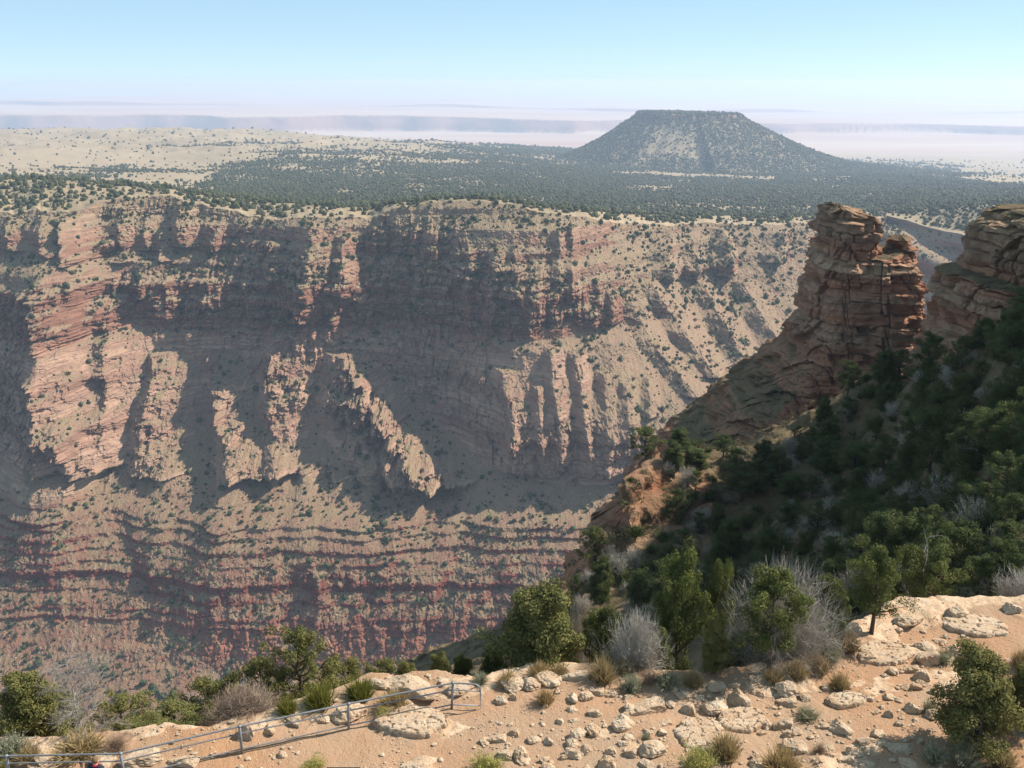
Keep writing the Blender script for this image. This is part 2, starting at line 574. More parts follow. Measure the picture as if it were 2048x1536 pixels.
_GX, _GZ = np.meshgrid(_gx, _gz)
WALLTAB = _rbf(np.stack([_GX.ravel(), _GZ.ravel() * ZS], 1)).reshape(_GX.shape)

def wall_base(x, z):
    return bilin(WALLTAB, (x - CX0) / CXS, (z - CZ0) / CZS)

def wall_hit(px, py):
    """survey: where the sight line through a photo pixel meets the smooth wall"""
    ys = np.arange(600.0, 1700.0, 2.0)
    P = at(px, py, ys)
    g = P[1] - wall_base(P[0], P[2])
    k = np.argmax(g > 0)
    return P[0][k], P[2][k]

RIM = [(-400, 428, 1110), (-150, 430, 1120), (0, 428, 1122), (60, 425, 1118), (150, 425, 1112), (190, 408, 1150), (240, 396, 1165), (330, 394, 1170), (440, 418, 1158),
       (540, 440, 1138), (600, 438, 1105), (700, 438, 1110), (740, 436, 1140), (790, 418, 1105), (880, 412, 1078), (950, 410, 1075), (1040, 420, 1062), (1090, 438, 1052),
       (1160, 446, 1052), (1240, 446, 1170), (1310, 448, 1228), (1350, 448, 1255), (1500, 448, 1320), (1640, 444, 1370), (1760, 428, 1540), (1860, 425, 1550), (1990, 405, 1330), (2350, 400, 1090)]
_rim = np.array([at(*r) for r in RIM])
NXW, NZW = 1500, 640
wx = np.linspace(-670, 735, NXW)
ztop = np.interp(wx, _rim[:, 0], _rim[:, 2]) + 5.0 * fbm2(wx / 26.0, 0 * wx, 5, 5, .6)
tz = np.linspace(0, 1, NZW) ** 1.12
X = np.broadcast_to(wx[None], (NZW, NXW)).astype(np.float32)
Z = (ztop[None] + (-615 - ztop[None]) * tz[:, None]).astype(np.float32)

# bedding: hard beds stand as small cliffs, soft beds as benches
zb = np.arange(-660.0, -60.0, 0.25)
rs = np.random.RandomState(11)
def bed_curve():
    g = np.ones_like(zb); z = -660.0; alt = False
    while z < -60:
        if z < -470: th, hard = rs.uniform(5, 16), rs.choice([.75, 1.0, 1.1])
        elif z < -385:
            alt = not alt
            th, hard = (rs.choice([1.5, 2.0, 2.8, 3.6, 5.5]), .12) if alt else (rs.uniform(2.5, 10), 1.5)
        elif z < -260: th, hard = rs.uniform(8, 22), rs.choice([.8, 1.05, .9])
        elif z < -205: th, hard = rs.uniform(5, 14), rs.choice([.5, .8, 1.1])
        else: th, hard = rs.uniform(3.5, 9), rs.choice([.2, .5, 1.2, 1.6])
        g[(zb >= z) & (zb < z + th)] = hard
        z += th
    for z0, z1 in ((-188, -181), (-206, -200), (-259, -251)):      # wide benches
        g[(zb >= z0) & (zb < z1)] = 3.6
    k = np.ones(130) / 130
    g = g / np.convolve(np.pad(g, 65, mode='edge'), k, 'same')[65:-65]
    return np.cumsum(g) * .25
_T = bed_curve(); _T += np.mean(zb - _T)
_T -= np.convolve(np.pad(_T - zb, 140, mode='edge'), np.ones(280) / 280, 'same')[140:-140]
warp = 3.5 * fbm2(X / 110, Z / 90, 3, 21) + X * -.006
bedmask = np.clip(.75 + .8 * fbm2(X / 70, Z / 28, 3, 31), .1, 1.15)
lowz = sstep(-382, -392, Z) * sstep(-485, -465, Z)
bedmask = bedmask * (1 - lowz) + lowz * np.clip(1.05 + .8 * fbm2(X / 120, Z / 10, 3, 33), .35, 1.2)
TZ = Z + bedmask * (np.interp(Z + warp, zb, _T) - (Z + warp))
B = wall_base(X, TZ)
B0 = wall_base(X, Z)
dz = np.gradient(B0, axis=0) / np.gradient(Z, axis=0)          # metres back per metre up
steep = sstep(1.25, .55, dz)                                      # 1 = cliff, 0 = talus

out = np.zeros_like(X)
RIBK, RIBW = 1.35, 1.55
def rib(pts, wob=3.0, jag=.5, seed=0, power=1.0):
    """buttress or gully: (px, py, metres out, half width left, half width right), top to bottom"""
    global out
    q = []
    for px, py, A, wl, wr in pts:
        hx, hz = wall_hit(px, py)
        q.append((hz, hx, A, wl, wr))
    q.sort()
    q = np.array(q)
    q[:, 2] *= RIBK
    q[:, 4] *= RIBW
    zz = q[:, 0]
    c0 = max(0, np.searchsorted(wx, (q[:, 1] - q[:, 3]).min() - 2 * wob - 2)); c1 = min(NXW, np.searchsorted(wx, (q[:, 1] + q[:, 4]).max() + 2 * wob + 2))
    rows = np.where((Z[:, c0:c1].max(1) >= zz[0]) & (Z[:, c0:c1].min(1) <= zz[-1]))[0]
    sel = (slice(rows[0], rows[-1] + 1), slice(c0, c1))
    Zs, Xs = Z[sel], X[sel]
    xc = np.interp(Zs, zz, q[:, 1]) + wob * fbm2(Zs / 16, Xs * 0 + seed, 3, seed + 3)
    A = np.interp(Zs, zz, q[:, 2], left=0, right=0)
    wl = np.interp(Zs, zz, q[:, 3]); wr = np.interp(Zs, zz, q[:, 4])
    A = A * (1 + jag * (1.1 * fbm2(Zs / 11, Xs / 14 + seed, 5, seed + 9, .65) + .5 * (cell2(Zs / 8, Xs / 7 + seed, seed + 13)[2] - .5)))
    d = Xs - xc
    t = np.clip(1 - np.where(d < 0, -d / wl, d / wr), 0, 1) ** power
    out[sel] += A * t
# lit spurs of the pale cliff, left to right
rib([(75, 600, 8, 14, 30), (85, 760, 16, 16, 40), (100, 860, 22, 20, 34), (90, 935, 20, 24, 30)], seed=1)
rib([(140, 830, 6, 12, 24), (165, 880, 22, 14, 26), (175, 938, 18, 18, 26)], seed=2)
rib([(205, 590, 10, 10, 20), (232, 650, 16, 12, 22), (240, 760, 20, 14, 24), (232, 850, 16, 12, 20), (212, 925, 8, 12, 18)], seed=3)
rib([(318, 702, 15, 8, 18), (325, 760, 24, 14, 26), (305, 840, 27, 18, 30), (300, 935, 22, 20, 30)], seed=4)
rib([(436, 700, 24, 7, 15), (440, 740, 28, 11, 22), (462, 830, 34, 18, 28), (480, 900, 36, 26, 36), (492, 938, 30, 36, 46)], seed=5)
rib([(557, 632, 18, 8, 16), (556, 720, 26, 18, 24), (555, 800, 28, 22, 24), (566, 880, 22, 18, 18), (572, 930, 14, 14, 14)], seed=6)
rib([(605, 560, 16, 9, 14), (600, 640, 12, 10, 14)], seed=7)
rib([(690, 700, 22, 20, 16), (735, 745, 42, 50, 17), (768, 790, 54, 70, 18), (812, 850, 58, 90, 20), (850, 900, 52, 90, 26), (872, 940, 38, 70, 30)], seed=8, wob=2.5)
# upper towers
RIBK, RIBW = 1.0, 1.2
for px, py0, py1, A, wl, wr, sd in [(30, 432, 500, 14, 20, 14, 11), (95, 430, 515, 16, 18, 12, 12), (140, 432, 530, 24, 9, 10, 13), (255, 410, 520, 20, 22, 16, 14), (300, 430, 500, 16, 12, 13, 15),
                                    (330, 460, 520, 18, 9, 11, 16), (372, 412, 490, 26, 16, 16, 17), (432, 445, 500, 16, 14, 15, 18), (548, 480, 560, 16, 12, 14, 19), (625, 445, 600, 16, 20, 16, 20),
                                    (690, 470, 600, 18, 12, 14, 22), (300, 520, 590, 16, 30, 16, 23), (345, 545, 640, 16, 20, 10, 24), (430, 555, 650, 12, 40, 14, 25), (520, 560, 650, 12, 30, 12, 26),
                                    (938, 500, 560, 10, 20, 12, 27), (990, 500, 545, 9, 10, 10, 28), (1030, 490, 540, 9, 9, 10, 29), (1118, 455, 560, 14, 10, 9, 30), (1143, 450, 600, 14, 8, 9, 31),
                                    (1080, 560, 640, 10, 22, 12, 32), (1190, 590, 650, 14, 8, 8, 33), (1222, 580, 645, 16, 9, 12, 34), (1000, 600, 650, 8, 20, 14, 35)]:
    rib([(px, py0, A * .8, wl * .8, wr * .8), (px, (py0 + py1) / 2, A, wl, wr), (px, py1, A * .7, wl, wr)], seed=sd, wob=2)
# columns of the nose
RIBK, RIBW = .85, 1.5
for px0, px1, py0, py1, A, wl, wr, sd in [(1005, 1045, 735, 935, 24, 18, 13, 41), (1075, 1090, 770, 935, 18, 9, 10, 42), (1100, 1125, 690, 930, 24, 11, 12, 43), (1150, 1180, 700, 930, 24, 11, 12, 44),
                                          (1205, 1215, 740, 935, 22, 13, 12, 45), (1250, 1255, 760, 900, 18, 10, 10, 46), (1295, 1295, 750, 830, 18, 8, 10, 47), (1020, 1010, 850, 935, 16, 8, 8, 48)]:
    rib([(px0, py0, A * .7, wl * .7, wr * .7), ((px0 + px1) / 2, (py0 + py1) / 2, A, wl, wr), (px1, py1, A * .8, wl, wr)], seed=sd, wob=2.5)
RIBK, RIBW = .42, 1.1
# fans below the pale cliff, and the draws between them
for px0, px1, py1, A, w0, w1, sd in [(105, 110, 1110, 26, 12, 75, 61), (290, 280, 1100, 22, 12, 55, 62), (455, 430, 1150, 30, 16, 85, 63), (735, 760, 1160, 26, 30, 95, 64), (1040, 1050, 1180, 22, 20, 70, 65)]:
    rib([(px0, 948, A * .4, w0, w0), ((px0 + px1) / 2, 1000, A, w0 + (w1 - w0) * .5, w0 + (w1 - w0) * .5), (px1, py1, A * .7, w1, w1), (px1, py1 + 140, 0, w1, w1)], seed=sd, jag=.15)
for pts, sd in [([(205, 960, -6, 10, 10), (260, 1100, -12, 14, 16), (300, 1190, -17, 16, 18), (270, 1290, -15, 20, 20)], 71), ([(580, 960, -6, 14, 10), (560, 1080, -10, 16, 14), (600, 1180, -15, 15, 20), (590, 1300, -10, 20, 20)], 72),
                ([(905, 970, -16, 26, 16), (930, 1060, -14, 20, 14), (905, 1180, -18, 14, 18), (860, 1280, -16, 16, 18), (840, 1340, -10, 20, 20)], 73), ([(360, 965, -6, 12, 12), (350, 1150, -10, 16, 16), (330, 1330, -8, 20, 20)], 74),
                ([(740, 1120, -6, 12, 12), (745, 1200, -12, 14, 14), (740, 1330, -10, 18, 18)], 75), ([(1120, 970, -6, 12, 12), (1010, 1180, -10, 14, 14), (980, 1330, -8, 16, 16)], 76),
                ([(60, 1050, -6, 14, 14), (90, 1200, -10, 16, 16), (40, 1340, -8, 18, 18)], 77)]:
    rib(pts, seed=sd, jag=.2, wob=5)
rib([(640, 1136, 14, 6, 8), (640, 1190, 18, 18, 16), (640, 1245, 9, 26, 24)], seed=81, jag=.1)
rib([(930, 1130, 10, 6, 8), (915, 1190, 16, 14, 14), (880, 1260, 8, 20, 22)], seed=82, jag=.1)
RIBK, RIBW = 1.6, 1.0
# side canyon beyond the nose: spurs running down to the right, a broken band of cliff
for pts, sd in [([(1300, 560, 8, 14, 22), (1350, 640, 18, 20, 26), (1425, 740, 22, 22, 26)], 91), ([(1400, 560, 8, 14, 20), (1440, 640, 20, 22, 26), (1490, 720, 22, 24, 26)], 92),
                ([(1480, 560, 10, 14, 20), (1530, 650, 18, 22, 24), (1560, 700, 18, 22, 24)], 93), ([(1260, 600, 6, 14, 20), (1310, 690, 14, 18, 22), (1390, 780, 16, 20, 22)], 94),
                ([(1340, 455, 12, 24, 18), (1330, 510, 20, 26, 18), (1340, 548, 18, 24, 16)], 95), ([(1440, 455, 16, 16, 14), (1450, 500, 24, 22, 16), (1455, 545, 20, 22, 16)], 96), ([(1385, 500, 16, 18, 14), (1390, 550, 16, 18, 14)], 97),
                ([(1560, 460, 14, 26, 18), (1550, 520, 14, 26, 18)], 98)]:
    rib(pts, seed=sd, jag=.3, wob=4)
cl = sstep(1.0, 0.0, np.abs((X - at(1395, 530, 1230)[0]) / 75.0)) * sstep(1.0, .3, np.abs((Z + 208) / 14.0))
steep = np.maximum(steep, .8 * cl)
out += 9 * cl * (Z < -206)

wxn = 10 * fbm2(X / 60, Z / 80, 3, 101)
colm = fbm2((X + wxn) / 24, Z / 110, 4, 111, .55, ridged=True)
blk1 = cell2((X + .4 * wxn) / 11, Z / 9 + 3 * np.floor(X / 37), 121)
blk2 = cell2((X + .2 * wxn) / 4.5, Z / 4.0, 131)
bigjoint = cell2((X + wxn) / 30, Z / 60, 133)
upper = sstep(-262, -245, Z)
out += steep * ((7.0 + 5.5 * upper) * colm + (3.5 + 2 * upper) * (blk1[2] - .5) + (1.7 + .8 * upper) * (blk2[2] - .5) - 3.0 * sstep(.10, .0, blk1[1] - blk1[0]) + 5 * (bigjoint[2] - .5))
big1 = cell2((X + wxn) / 17, (Z + 4 * fbm2(X / 40, Z / 40, 2, 135)) / 13, 137)
ub = steep * upper
out += ub * (7.5 * (big1[2] - .5) - 3.0 * sstep(.10, 0, big1[1] - big1[0]))
zw = Z + 3.0 * fbm2(X / 80, Z / 60, 3, 23)
bm_ = .55 + .9 * fbm2(X / 45, Z / 40, 3, 25)
out += ub * bm_ * (3.6 * np.tanh(3 * pn2(zw / 8.0, 0 * Z, 27)) + 1.8 * np.tanh(3 * pn2(zw / 3.2, 0 * Z, 29)))
mid = sstep(-246, -262, Z) * sstep(-392, -376, Z)
big2 = cell2((X + wxn) / 13, (Z + wxn) / 26, 139)
out += steep * mid * (7.0 * (big2[2] - .5) + 5.0 * fbm2((X + wxn) / 16, Z / 45, 4, 143, .6, ridged=True) + 2.5 * np.tanh(3 * pn2(zw / 9.0, X / 120, 28)))
rough = cell2((X + wxn) / 2.3, Z / 2.0, 145)
out += steep * (1.5 * (rough[2] - .5) + 1.2 * fbm2(X / 5.5, Z / 5.5, 3, 147, .6, ridged=True))
gul = fbm2((X + 1.5 * wxn) / 48, (Z + X * .1) / 230, 4, 141, .55, ridged=True)
out += (1 - steep) * (2.6 * gul + 2.2 * fbm2(X / 14, Z / 10, 4, 151))
out += 2.6 * fbm2(X / 8, Z / 8, 4, 161, .6) + (.6 + .7 * steep) * fbm2(X / 2.4, Z / 2.4, 3, 171, .6)
rub = cell2(X / 3.2, Z / 2.6, 181)
out += (1 - steep) * np.where(rub[2] > .62, 1.3, 0) * sstep(.42, .2, rub[0])
Y = B - out
topfade = sstep(0, .012, tz)[:, None]
Y[0] = Y[1] + 1.0
# classify each spot: bare rock or soil-covered slope (real slope over ~8 m)
def blur(a, r, ax):
    k = np.ones(2 * r + 1) / (2 * r + 1)
    pad = [(r, r) if i == ax else (0, 0) for i in range(2)]
    c = np.cumsum(np.pad(np.pad(a, pad, mode='edge'), [(1, 0) if i == ax else (0, 0) for i in range(2)]), axis=ax)
    n = 2 * r + 1
    return (np.take(c, range(n, c.shape[ax]), ax) - np.take(c, range(0, c.shape[ax] - n), ax)) / n
Yb = blur(blur(Y.astype(float), 2, 0), 3, 1)
sl = np.gradient(Yb, axis=0) / np.gradient(Z.astype(float), axis=0)
sx = np.gradient(Yb, axis=1) / np.gradient(X.astype(float), axis=1)
flatness = np.abs(sl) / np.sqrt(1 + sx ** 2)
east = sstep(105, 125, X)                           # soil mantles the side canyon's slopes more thickly
midz = sstep(-240, -258, Z) * sstep(-392, -378, Z) * (1 - east)
talus = sstep(.45 - .3 * east + .25 * midz, 1.25 - .65 * east + .3 * midz, flatness)
WALLV = np.stack([X, Y, Z], -1)
me = mesh_from("canyon_wall", WALLV.reshape(-1, 3), grid_faces(NZW, NXW, flip=True), M["wall"], attrs={"talus": talus.ravel()})
tag(link("canyon_wall", me), "far canyon wall of banded red and buff rock cut by pale spurs", "canyon wall", kind="structure")

# ------------------------------------------------------------------ plateau behind the rim, out to the horizon
PL = [(0, 360, 1330), (0, 385, 1650), (0, 352, 2050), (0, 335, 2600), (0, 305, 3500), (0, 272, 4800), (0, 267, 5500),
      (130, 357, 1350), (130, 380, 1750), (130, 350, 2200), (130, 330, 3000), (130, 272, 4800),
      (300, 374, 1420), (300, 382, 1850), (300, 358, 2250), (300, 335, 3000), (300, 268, 5000), (300, 266, 5600),
      (450, 394, 1420), (450, 378, 2000), (480, 348, 2600), (440, 326, 3100), (450, 272, 5000), (450, 267, 5900),
      (700, 420, 1320), (700, 388, 2000), (700, 350, 2700), (700, 318, 3300), (700, 287, 5200), (700, 279, 6000),
      (880, 414, 1250), (1000, 412, 1400), (1000, 385, 2000), (1000, 345, 3000), (1000, 305, 4500), (1000, 290, 6000),
      (1250, 432, 1500), (1250, 405, 2000), (1250, 365, 3000), (1250, 338, 3800), (1250, 322, 4600), (1250, 305, 6000),
      (1500, 434, 1600), (1500, 410, 2000), (1500, 370, 3000), (1500, 348, 3800), (1500, 332, 5000), (1500, 318, 6000),
      (1700, 424, 1750), (1700, 395, 2200), (1700, 357, 3200), (1700, 338, 4200), (1700, 330, 5300),
      (2000, 400, 1600), (2000, 385, 2200), (2000, 364, 3200), (2000, 350, 4500), (2000, 350, 5200),
      (2350, 395, 1500), (2350, 385, 2200), (2350, 366, 3200), (2350, 354, 4500), (-300, 358, 1350), (-300, 380, 1750), (-300, 345, 2300), (-300, 305, 3500), (-300, 270, 5000), (-300, 266, 5600)]
q = np.array([at(*p) for p in PL]); qu = [((p[0]) / 420.0, math.log(p[2]) * 3.2) for p in PL]
PLAIN_Z = -560.0
for px in range(-300, 2400, 300):
    for Yf in (9000, 14000, 30000):
        q = np.concatenate([q, [[0, 0, PLAIN_Z]]]); qu.append((px / 420.0, math.log(Yf) * 3.2))
_prbf = RBF(np.array(qu), q[:, 2], smooth=.02)
NPC, NPR = 760, 560
ci = np.linspace(0, NXW - 1, NPC).astype(int)
tx, ty, tzz = WALLV[0, ci, 0].astype(float), WALLV[0, ci, 1].astype(float), WALLV[0, ci, 2].astype(float)
sfac = np.unique(np.concatenate([np.exp(np.linspace(0, math.log(58.0), 520)), np.linspace(9.0, 20.0, 420)]))
NPR = len(sfac)
s_ = sfac[:, None]
ty_s = np.convolve(np.pad(ty, 30, mode='edge'), np.ones(61) / 61, 'valid')
fade_ = sstep(1.35, 1.0, s_)
PX_, PY_ = tx[None] * s_, ty_s[None] * s_ + (ty - ty_s)[None] * fade_
ppx = CX + F_PX * (PX_ / (PY_ * 1.0)) * .985
logy = np.log(PY_)
uu = np.linspace(-1.2, 5.9, 90); vv = np.linspace(math.log(850) * 3.2, math.log(120000) * 3.2, 150)
UU, VV = np.meshgrid(uu, vv)
PTAB = _prbf(np.stack([UU.ravel(), VV.ravel()], 1)).reshape(UU.shape)
def plat_z(x, y):
    u = (CX + F_PX * x / y * .985) / 420.0
    z = bilin(PTAB, (u - uu[0]) / (uu[1] - uu[0]), (np.log(y) * 3.2 - vv[0]) / (vv[1] - vv[0]))
    near = sstep(9500, 5000, y)
    z = np.where(y > 9000, PLAIN_Z, z)
    amp = np.clip((y - 1250) / 900, 0, 1)
    z = z + near * amp * (7 * fbm2(x / 420, y / 420, 4, 201) + 28 * fbm2(x / 900, y / 600, 4, 205) * sstep(2000, 3500, y) * sstep(200, -900, x)
                          + 30 * fbm2(x / 420, y / 330, 4, 209, ridged=True) * sstep(2800, 3800, y) * sstep(300, -600, x))
    # a gorge cut in the plain far off: the plain beyond stands higher, its wall faces back towards us
    e = 12600 + 1500 * fbm2(x / 2600, 0 * x, 3, 211, .5) + 160 * fbm2(x / 700, 0 * x + 3, 2, 213, .5)
    h = np.interp(x, [-7000, -1500, 1500, 4000, 8000], [190, 160, 110, 75, 60])
    sc = np.clip((y - e) / (170.0 + 130 * fbm2(x / 420, y / 300, 3, 214)), 0, 1) ** .8
    z = z + h * sc * sstep(60000, 20000, y) ** .3 - 25 * sstep(7000, e - 600, y) * (y < e)
    e2 = 17500 + 2600 * fbm2(x / 4200, 0 * x + 8, 3, 215, .5)
    sc2 = np.clip((y - e2) / 160.0, 0, 1)
    z = z + 70 * sc2 * sstep(-.15, .25, fbm2(x / 5200, 0 * x + 1, 2, 217))
    far = sstep(30000, 52000, y)
    z = z + far * (260 + 90 * fbm2(x / 6000, y / 9000, 4, 221) + np.interp(x / y, [-.6, -.1, .15, .6], [130, 60, -110, -330]))
    return z, np.maximum(((sc > 0) & (sc < 1)), ((sc2 > 0) & (sc2 < 1))).astype(float)
PZ, scarp = plat_z(PX_, PY_)
blend = sstep(0, 190.0, (PY_ - ty[None]))
PZ = tzz[None] * (1 - blend) + PZ * blend
PZ[1:] += (1.3 * fbm2(PX_ / 30, PY_ / 30, 3, 231))[1:] * sstep(9000, 3000, PY_[1:])
pxx, pyy, _ = proj(np.stack([PX_, PY_, PZ], -1))
def bump1(v, a, b, s):
    return sstep(a - s, a + s, v) * sstep(b + s, b - s, v)
def forest_density(px, py, x, y):
    """how thickly the woodland stands, 0..1"""
    lowerb = np.interp(px, [-400, 0, 120, 250, 330, 400, 520, 760, 900, 1000, 1200, 2400], [350, 352, 354, 368, 376, 386, 396, 410, 404, 408, 420, 430])
    upperb = np.interp(px, [-400, 0, 230, 400, 440, 520, 700, 900, 1100, 1200, 1560, 1700, 1900, 2050, 2400], [372, 372, 392, 372, 338, 316, 312, 306, 300, 300, 318, 330, 346, 378, 380])
    n = fbm2(x / 300, y / 420, 4, 241, .6)
    f = sstep(-16, 30, py - upperb + 42 * n + 14 * fbm2(x / 110, y / 160, 3, 247)) * sstep(26, -12, py - lowerb + 30 * n)
    f = np.maximum(f, .85 * bump1(px, -400, 250, 40) * bump1(py, 350, 366, 5) * sstep(-.2, .15, n))
    f = np.maximum(f, .8 * bump1(px, 120, 470, 30) * bump1(py, 332, 344, 4) * sstep(-.1, .25, n))
    n2 = fbm2(x / 700, y / 520, 4, 251, .6)
    f = np.maximum(f, .55 * bump1(px, -400, 1150, 60) * bump1(py, 268, 335, 6) * sstep(.12, .4, n2))
    dr = fbm2(x / 420, y / 330, 4, 209, ridged=True)               # trees gather in the draws of the tan hills
    f = np.maximum(f, .6 * bump1(px, -400, 1100, 60) * bump1(py, 270, 338, 6) * sstep(-.05, -.35, dr))
    f = np.maximum(f, .7 * bump1(px, 640, 1200, 60) * bump1(py, 290, 316, 6) * sstep(-.25, .2, n2))
    clear = bump1(py, 340 + (px - 1200) * .036, 346 + (px - 1200) * .044, 3) * bump1(px, 1215, 1560, 20) * sstep(-.55, -.1, n + .2)
    clear = np.maximum(clear, bump1(py, 320, 328, 3) * bump1(px, 800, 960, 30) * sstep(-.3, .1, n))
    n4_ = fbm2(x / 150, y / 330, 4, 243, .65)
    f = f * (1 - .95 * clear) * (.30 + .70 * sstep(-.38, .12, n)) * (.35 + .65 * sstep(-.35, .0, n4_))
    return np.clip(f, 0, 1) * (y < 7500)
fd = forest_density(pxx, pyy, PX_, PY_)
plainm = sstep(6500, 9500, PY_)
PLV = np.stack([PX_, PY_, PZ], -1)
me = mesh_from("plateau", PLV.reshape(-1, 3), grid_faces(NPR, NPC), M["plateau"], smooth=True,
               attrs={"forest": (fd * .85).ravel(), "plain": plainm.ravel(), "scarp": scarp.ravel()})
tag(link("plateau", me), "rolling tan plateau behind the rim running out to the hazy plain", "plateau", kind="structure")

# ------------------------------------------------------------------ the flat-topped hill
MC = at(1372, 330, 4350)
MR_, MA_ = 170, 420
rr = np.concatenate([np.linspace(0, 200, 25), np.linspace(205, 1150, MR_ - 25)])
aa = np.linspace(0, 2 * math.pi, MA_, endpoint=False)
RR, AA = np.meshgrid(rr, aa, indexing='ij')
ca, sa = np.cos(AA), np.sin(AA)
capr = 212 + 14 * fbm2(ca * 2, sa * 2, 3, 301) + 8 * fbm2(ca * 9, sa * 9, 2, 305)
base_r = np.where(ca > 0, 760.0, 640.0)
t = np.clip((RR - capr) / (base_r - capr), 0, 1.6)
zt = at(1372, 226, 4350)[2]
mz = zt - 8 * sstep(0, .035, t) - (zt - 8 - (MC[2])) * (1 - np.clip(1 - t, 0, 1) ** 1.55) - np.clip(t - 1, 0, 1) * 60
mz = mz - RR * ca * .035 * sstep(300, 0, RR - 60)
gl = fbm2(ca * 4 + 3, sa * 4, 4, 311, .6, ridged=True)
mx, my = MC[0] + RR * ca, MC[1] + RR * sa
mz += gl * 9 * bump1(t, .12, .9, .12) + 5 * fbm2(mx / 60, my / 60, 4, 315) * sstep(0, .2, t) + 1.5 * fbm2(mx / 40, my / 40, 3, 317)
mz += 2.5 * fbm2(mx / 70, my / 70, 3, 319) * sstep(.0, -.01, t) + 4 * fbm2(AA * 14 / math.pi, 0 * AA, 3, 321) * bump1(t, -.02, .03, .02)
MESAV = np.stack([mx, my, mz], -1)
_mx, _my, _ = proj(MESAV)
mforest = .95 - .85 * bump1(_mx, 1300 - (_my - 255) * .35, 1385 + (_my - 255) * .45, 34) * bump1(_my, 256, 316, 18) - .3 * sstep(.0, .3, fbm2(mx / 160, my / 160, 4, 323))
me = mesh_from("mesa", MESAV.reshape(-1, 3), grid_faces(MR_, MA_, flip=True, wrap=True), M["plateau"], smooth=True,
               attrs={"forest": mforest.ravel(), "plain": np.zeros(MR_ * MA_), "scarp": (bump1(t, -.005, .03, .01) * .8).ravel()})
tag(link("mesa", me), "dark flat-topped hill with sloping sides standing on the plateau", "mesa", kind="structure")
# ------------------------------------------------------------------ shaded slope under the near rim, with its rocky point
SL = [(2048, 585, 75), (1960, 612, 88), (1850, 662, 105), (1780, 722, 115), (1700, 772, 122), (1620, 842, 126), (1560, 880, 128),
      (1234, 903, 100), (1300, 882, 108), (1400, 886, 115), (1480, 890, 121), (1270, 925, 100.5), (1300, 950, 103), (1400, 960, 108), (1500, 970, 108), (1600, 960, 107),
      (1236, 960, 99), (1236, 1010, 98), (1236, 1062, 96.5), (1290, 1000, 100),
      (1700, 900, 112), (1700, 1000, 98), (1800, 850, 103), (1800, 950, 90), (1800, 1050, 79), (1900, 750, 93), (1900, 850, 84), (1900, 1000, 69), (1900, 1100, 59),
      (2048, 700, 71), (2048, 850, 60), (2048, 1000, 51), (2048, 1120, 45.5), (2048, 1185, 42),
      (1600, 1050, 92), (1600, 1130, 80), (1400, 1050, 98), (1400, 1130, 89), (1300, 1060, 99), (1300, 1130, 92), (1200, 1135, 95), (1145, 1165, 93), (1050, 1260, 88), (1000, 1330, 82),
      (1300, 1220, 78), (1500, 1220, 68), (1700, 1200, 58), (1900, 1200, 47)]
_sp = np.array([at(*p) for p in SL])
_ex = []
for i in range(7):                                   # behind the crest the ground falls away
    _ex.append(_sp[i] + (5, 13, -9)); _ex.append(_sp[i] + (10, 34, -30))
for i in (8, 9, 10): _ex += [_sp[i] + (0, 7, -7), _sp[i] + (0, 20, -26)]
_ex += [_sp[7] + (-3, 1, -13), _sp[18] + (-5, -1, -14), _sp[40] + (-8, 3, -22), _sp[41] + (-9, 3, -24), _sp[42] + (-10, 3, -24), _sp[43] + (-10, 0, -24), _sp[7] + (-1, 6, -12)]
_ex += [at(2070, 590, 95), at(2070, 600, 108), at(2070, 605, 122), at(2070, 610, 136), at(2100, 590, 95), at(2100, 600, 115), at(2150, 600, 130)]
_ex += [np.array(p, float) for p in [(53, 80, -9), (64, 86, 16), (84, 96, 20), (64, 62, 10), (54, 48, -10), (58, 30, -17), (84, 60, 16), (84, 30, -8), (72, 110, 14), (80, 124, 14), (90, 138, 10),  # includes an added ridge, out of view to the right, raised to shade the slope
                                     (-20, 60, -60), (-20, 100, -85), (0, 60, -52), (20, 175, -95), (60, 185, -75), (84, 185, -50), (-20, 185, -115)]]
_sp = np.concatenate([_sp, _ex])
_srbf = RBF(_sp[:, :2], _sp[:, 2], smooth=.15)
sgx, sgy = np.arange(-22, 86, .33), np.arange(36, 186, .33)
SX, SY = np.meshgrid(sgx, sgy)
cgx, cgy = np.arange(-24, 90, 1.5), np.arange(34, 190, 1.5)
_a, _b = np.meshgrid(cgx, cgy)
_tab = _srbf(np.stack([_a.ravel(), _b.ravel()], 1)).reshape(_a.shape)
_tab = blur(blur(_tab, 1, 0), 1, 1)
SZ = bilin(_tab, (SX - cgx[0]) / 1.5, (SY - cgy[0]) / 1.5)
gz = np.hypot(*np.gradient(SZ, .33))
cliffy = sstep(.9, 2.0, gz) * sstep(34, 26, SX)
SZ = SZ + 1.6 * fbm2(SX / 9, SY / 9, 4, 401, .55) + .35 * fbm2(SX / 1.6, SY / 1.6, 3, 405, .6)
c1 = cell2(SX / 3.0, SY / 3.0, 411)
SZ += np.where(c1[2] > .72, .7, 0) * sstep(.45, .25, c1[0])
point = sstep(27, 22, SX) * sstep(90, 95, SY) * sstep(124, 116, SY) * sstep(4, 8, SX)   # the rocky point: stepped beds
st_ = SZ / 2.4 + .5 * fbm2(SX / 5, SY / 5, 3, 415)
SZ = SZ + point * .8 * 2.4 * (np.floor(st_) + sstep(.55, .95, st_ - np.floor(st_)) - st_)
cliffy = np.maximum(cliffy, .5 * point)
SVX = SX + cliffy * (2.6 * pn3(SX / 5, SY / 5, SZ / 2.2, 421) + 1.3 * fbm3(SX / 2, SY / 2, SZ / 1.0, 3, 423))
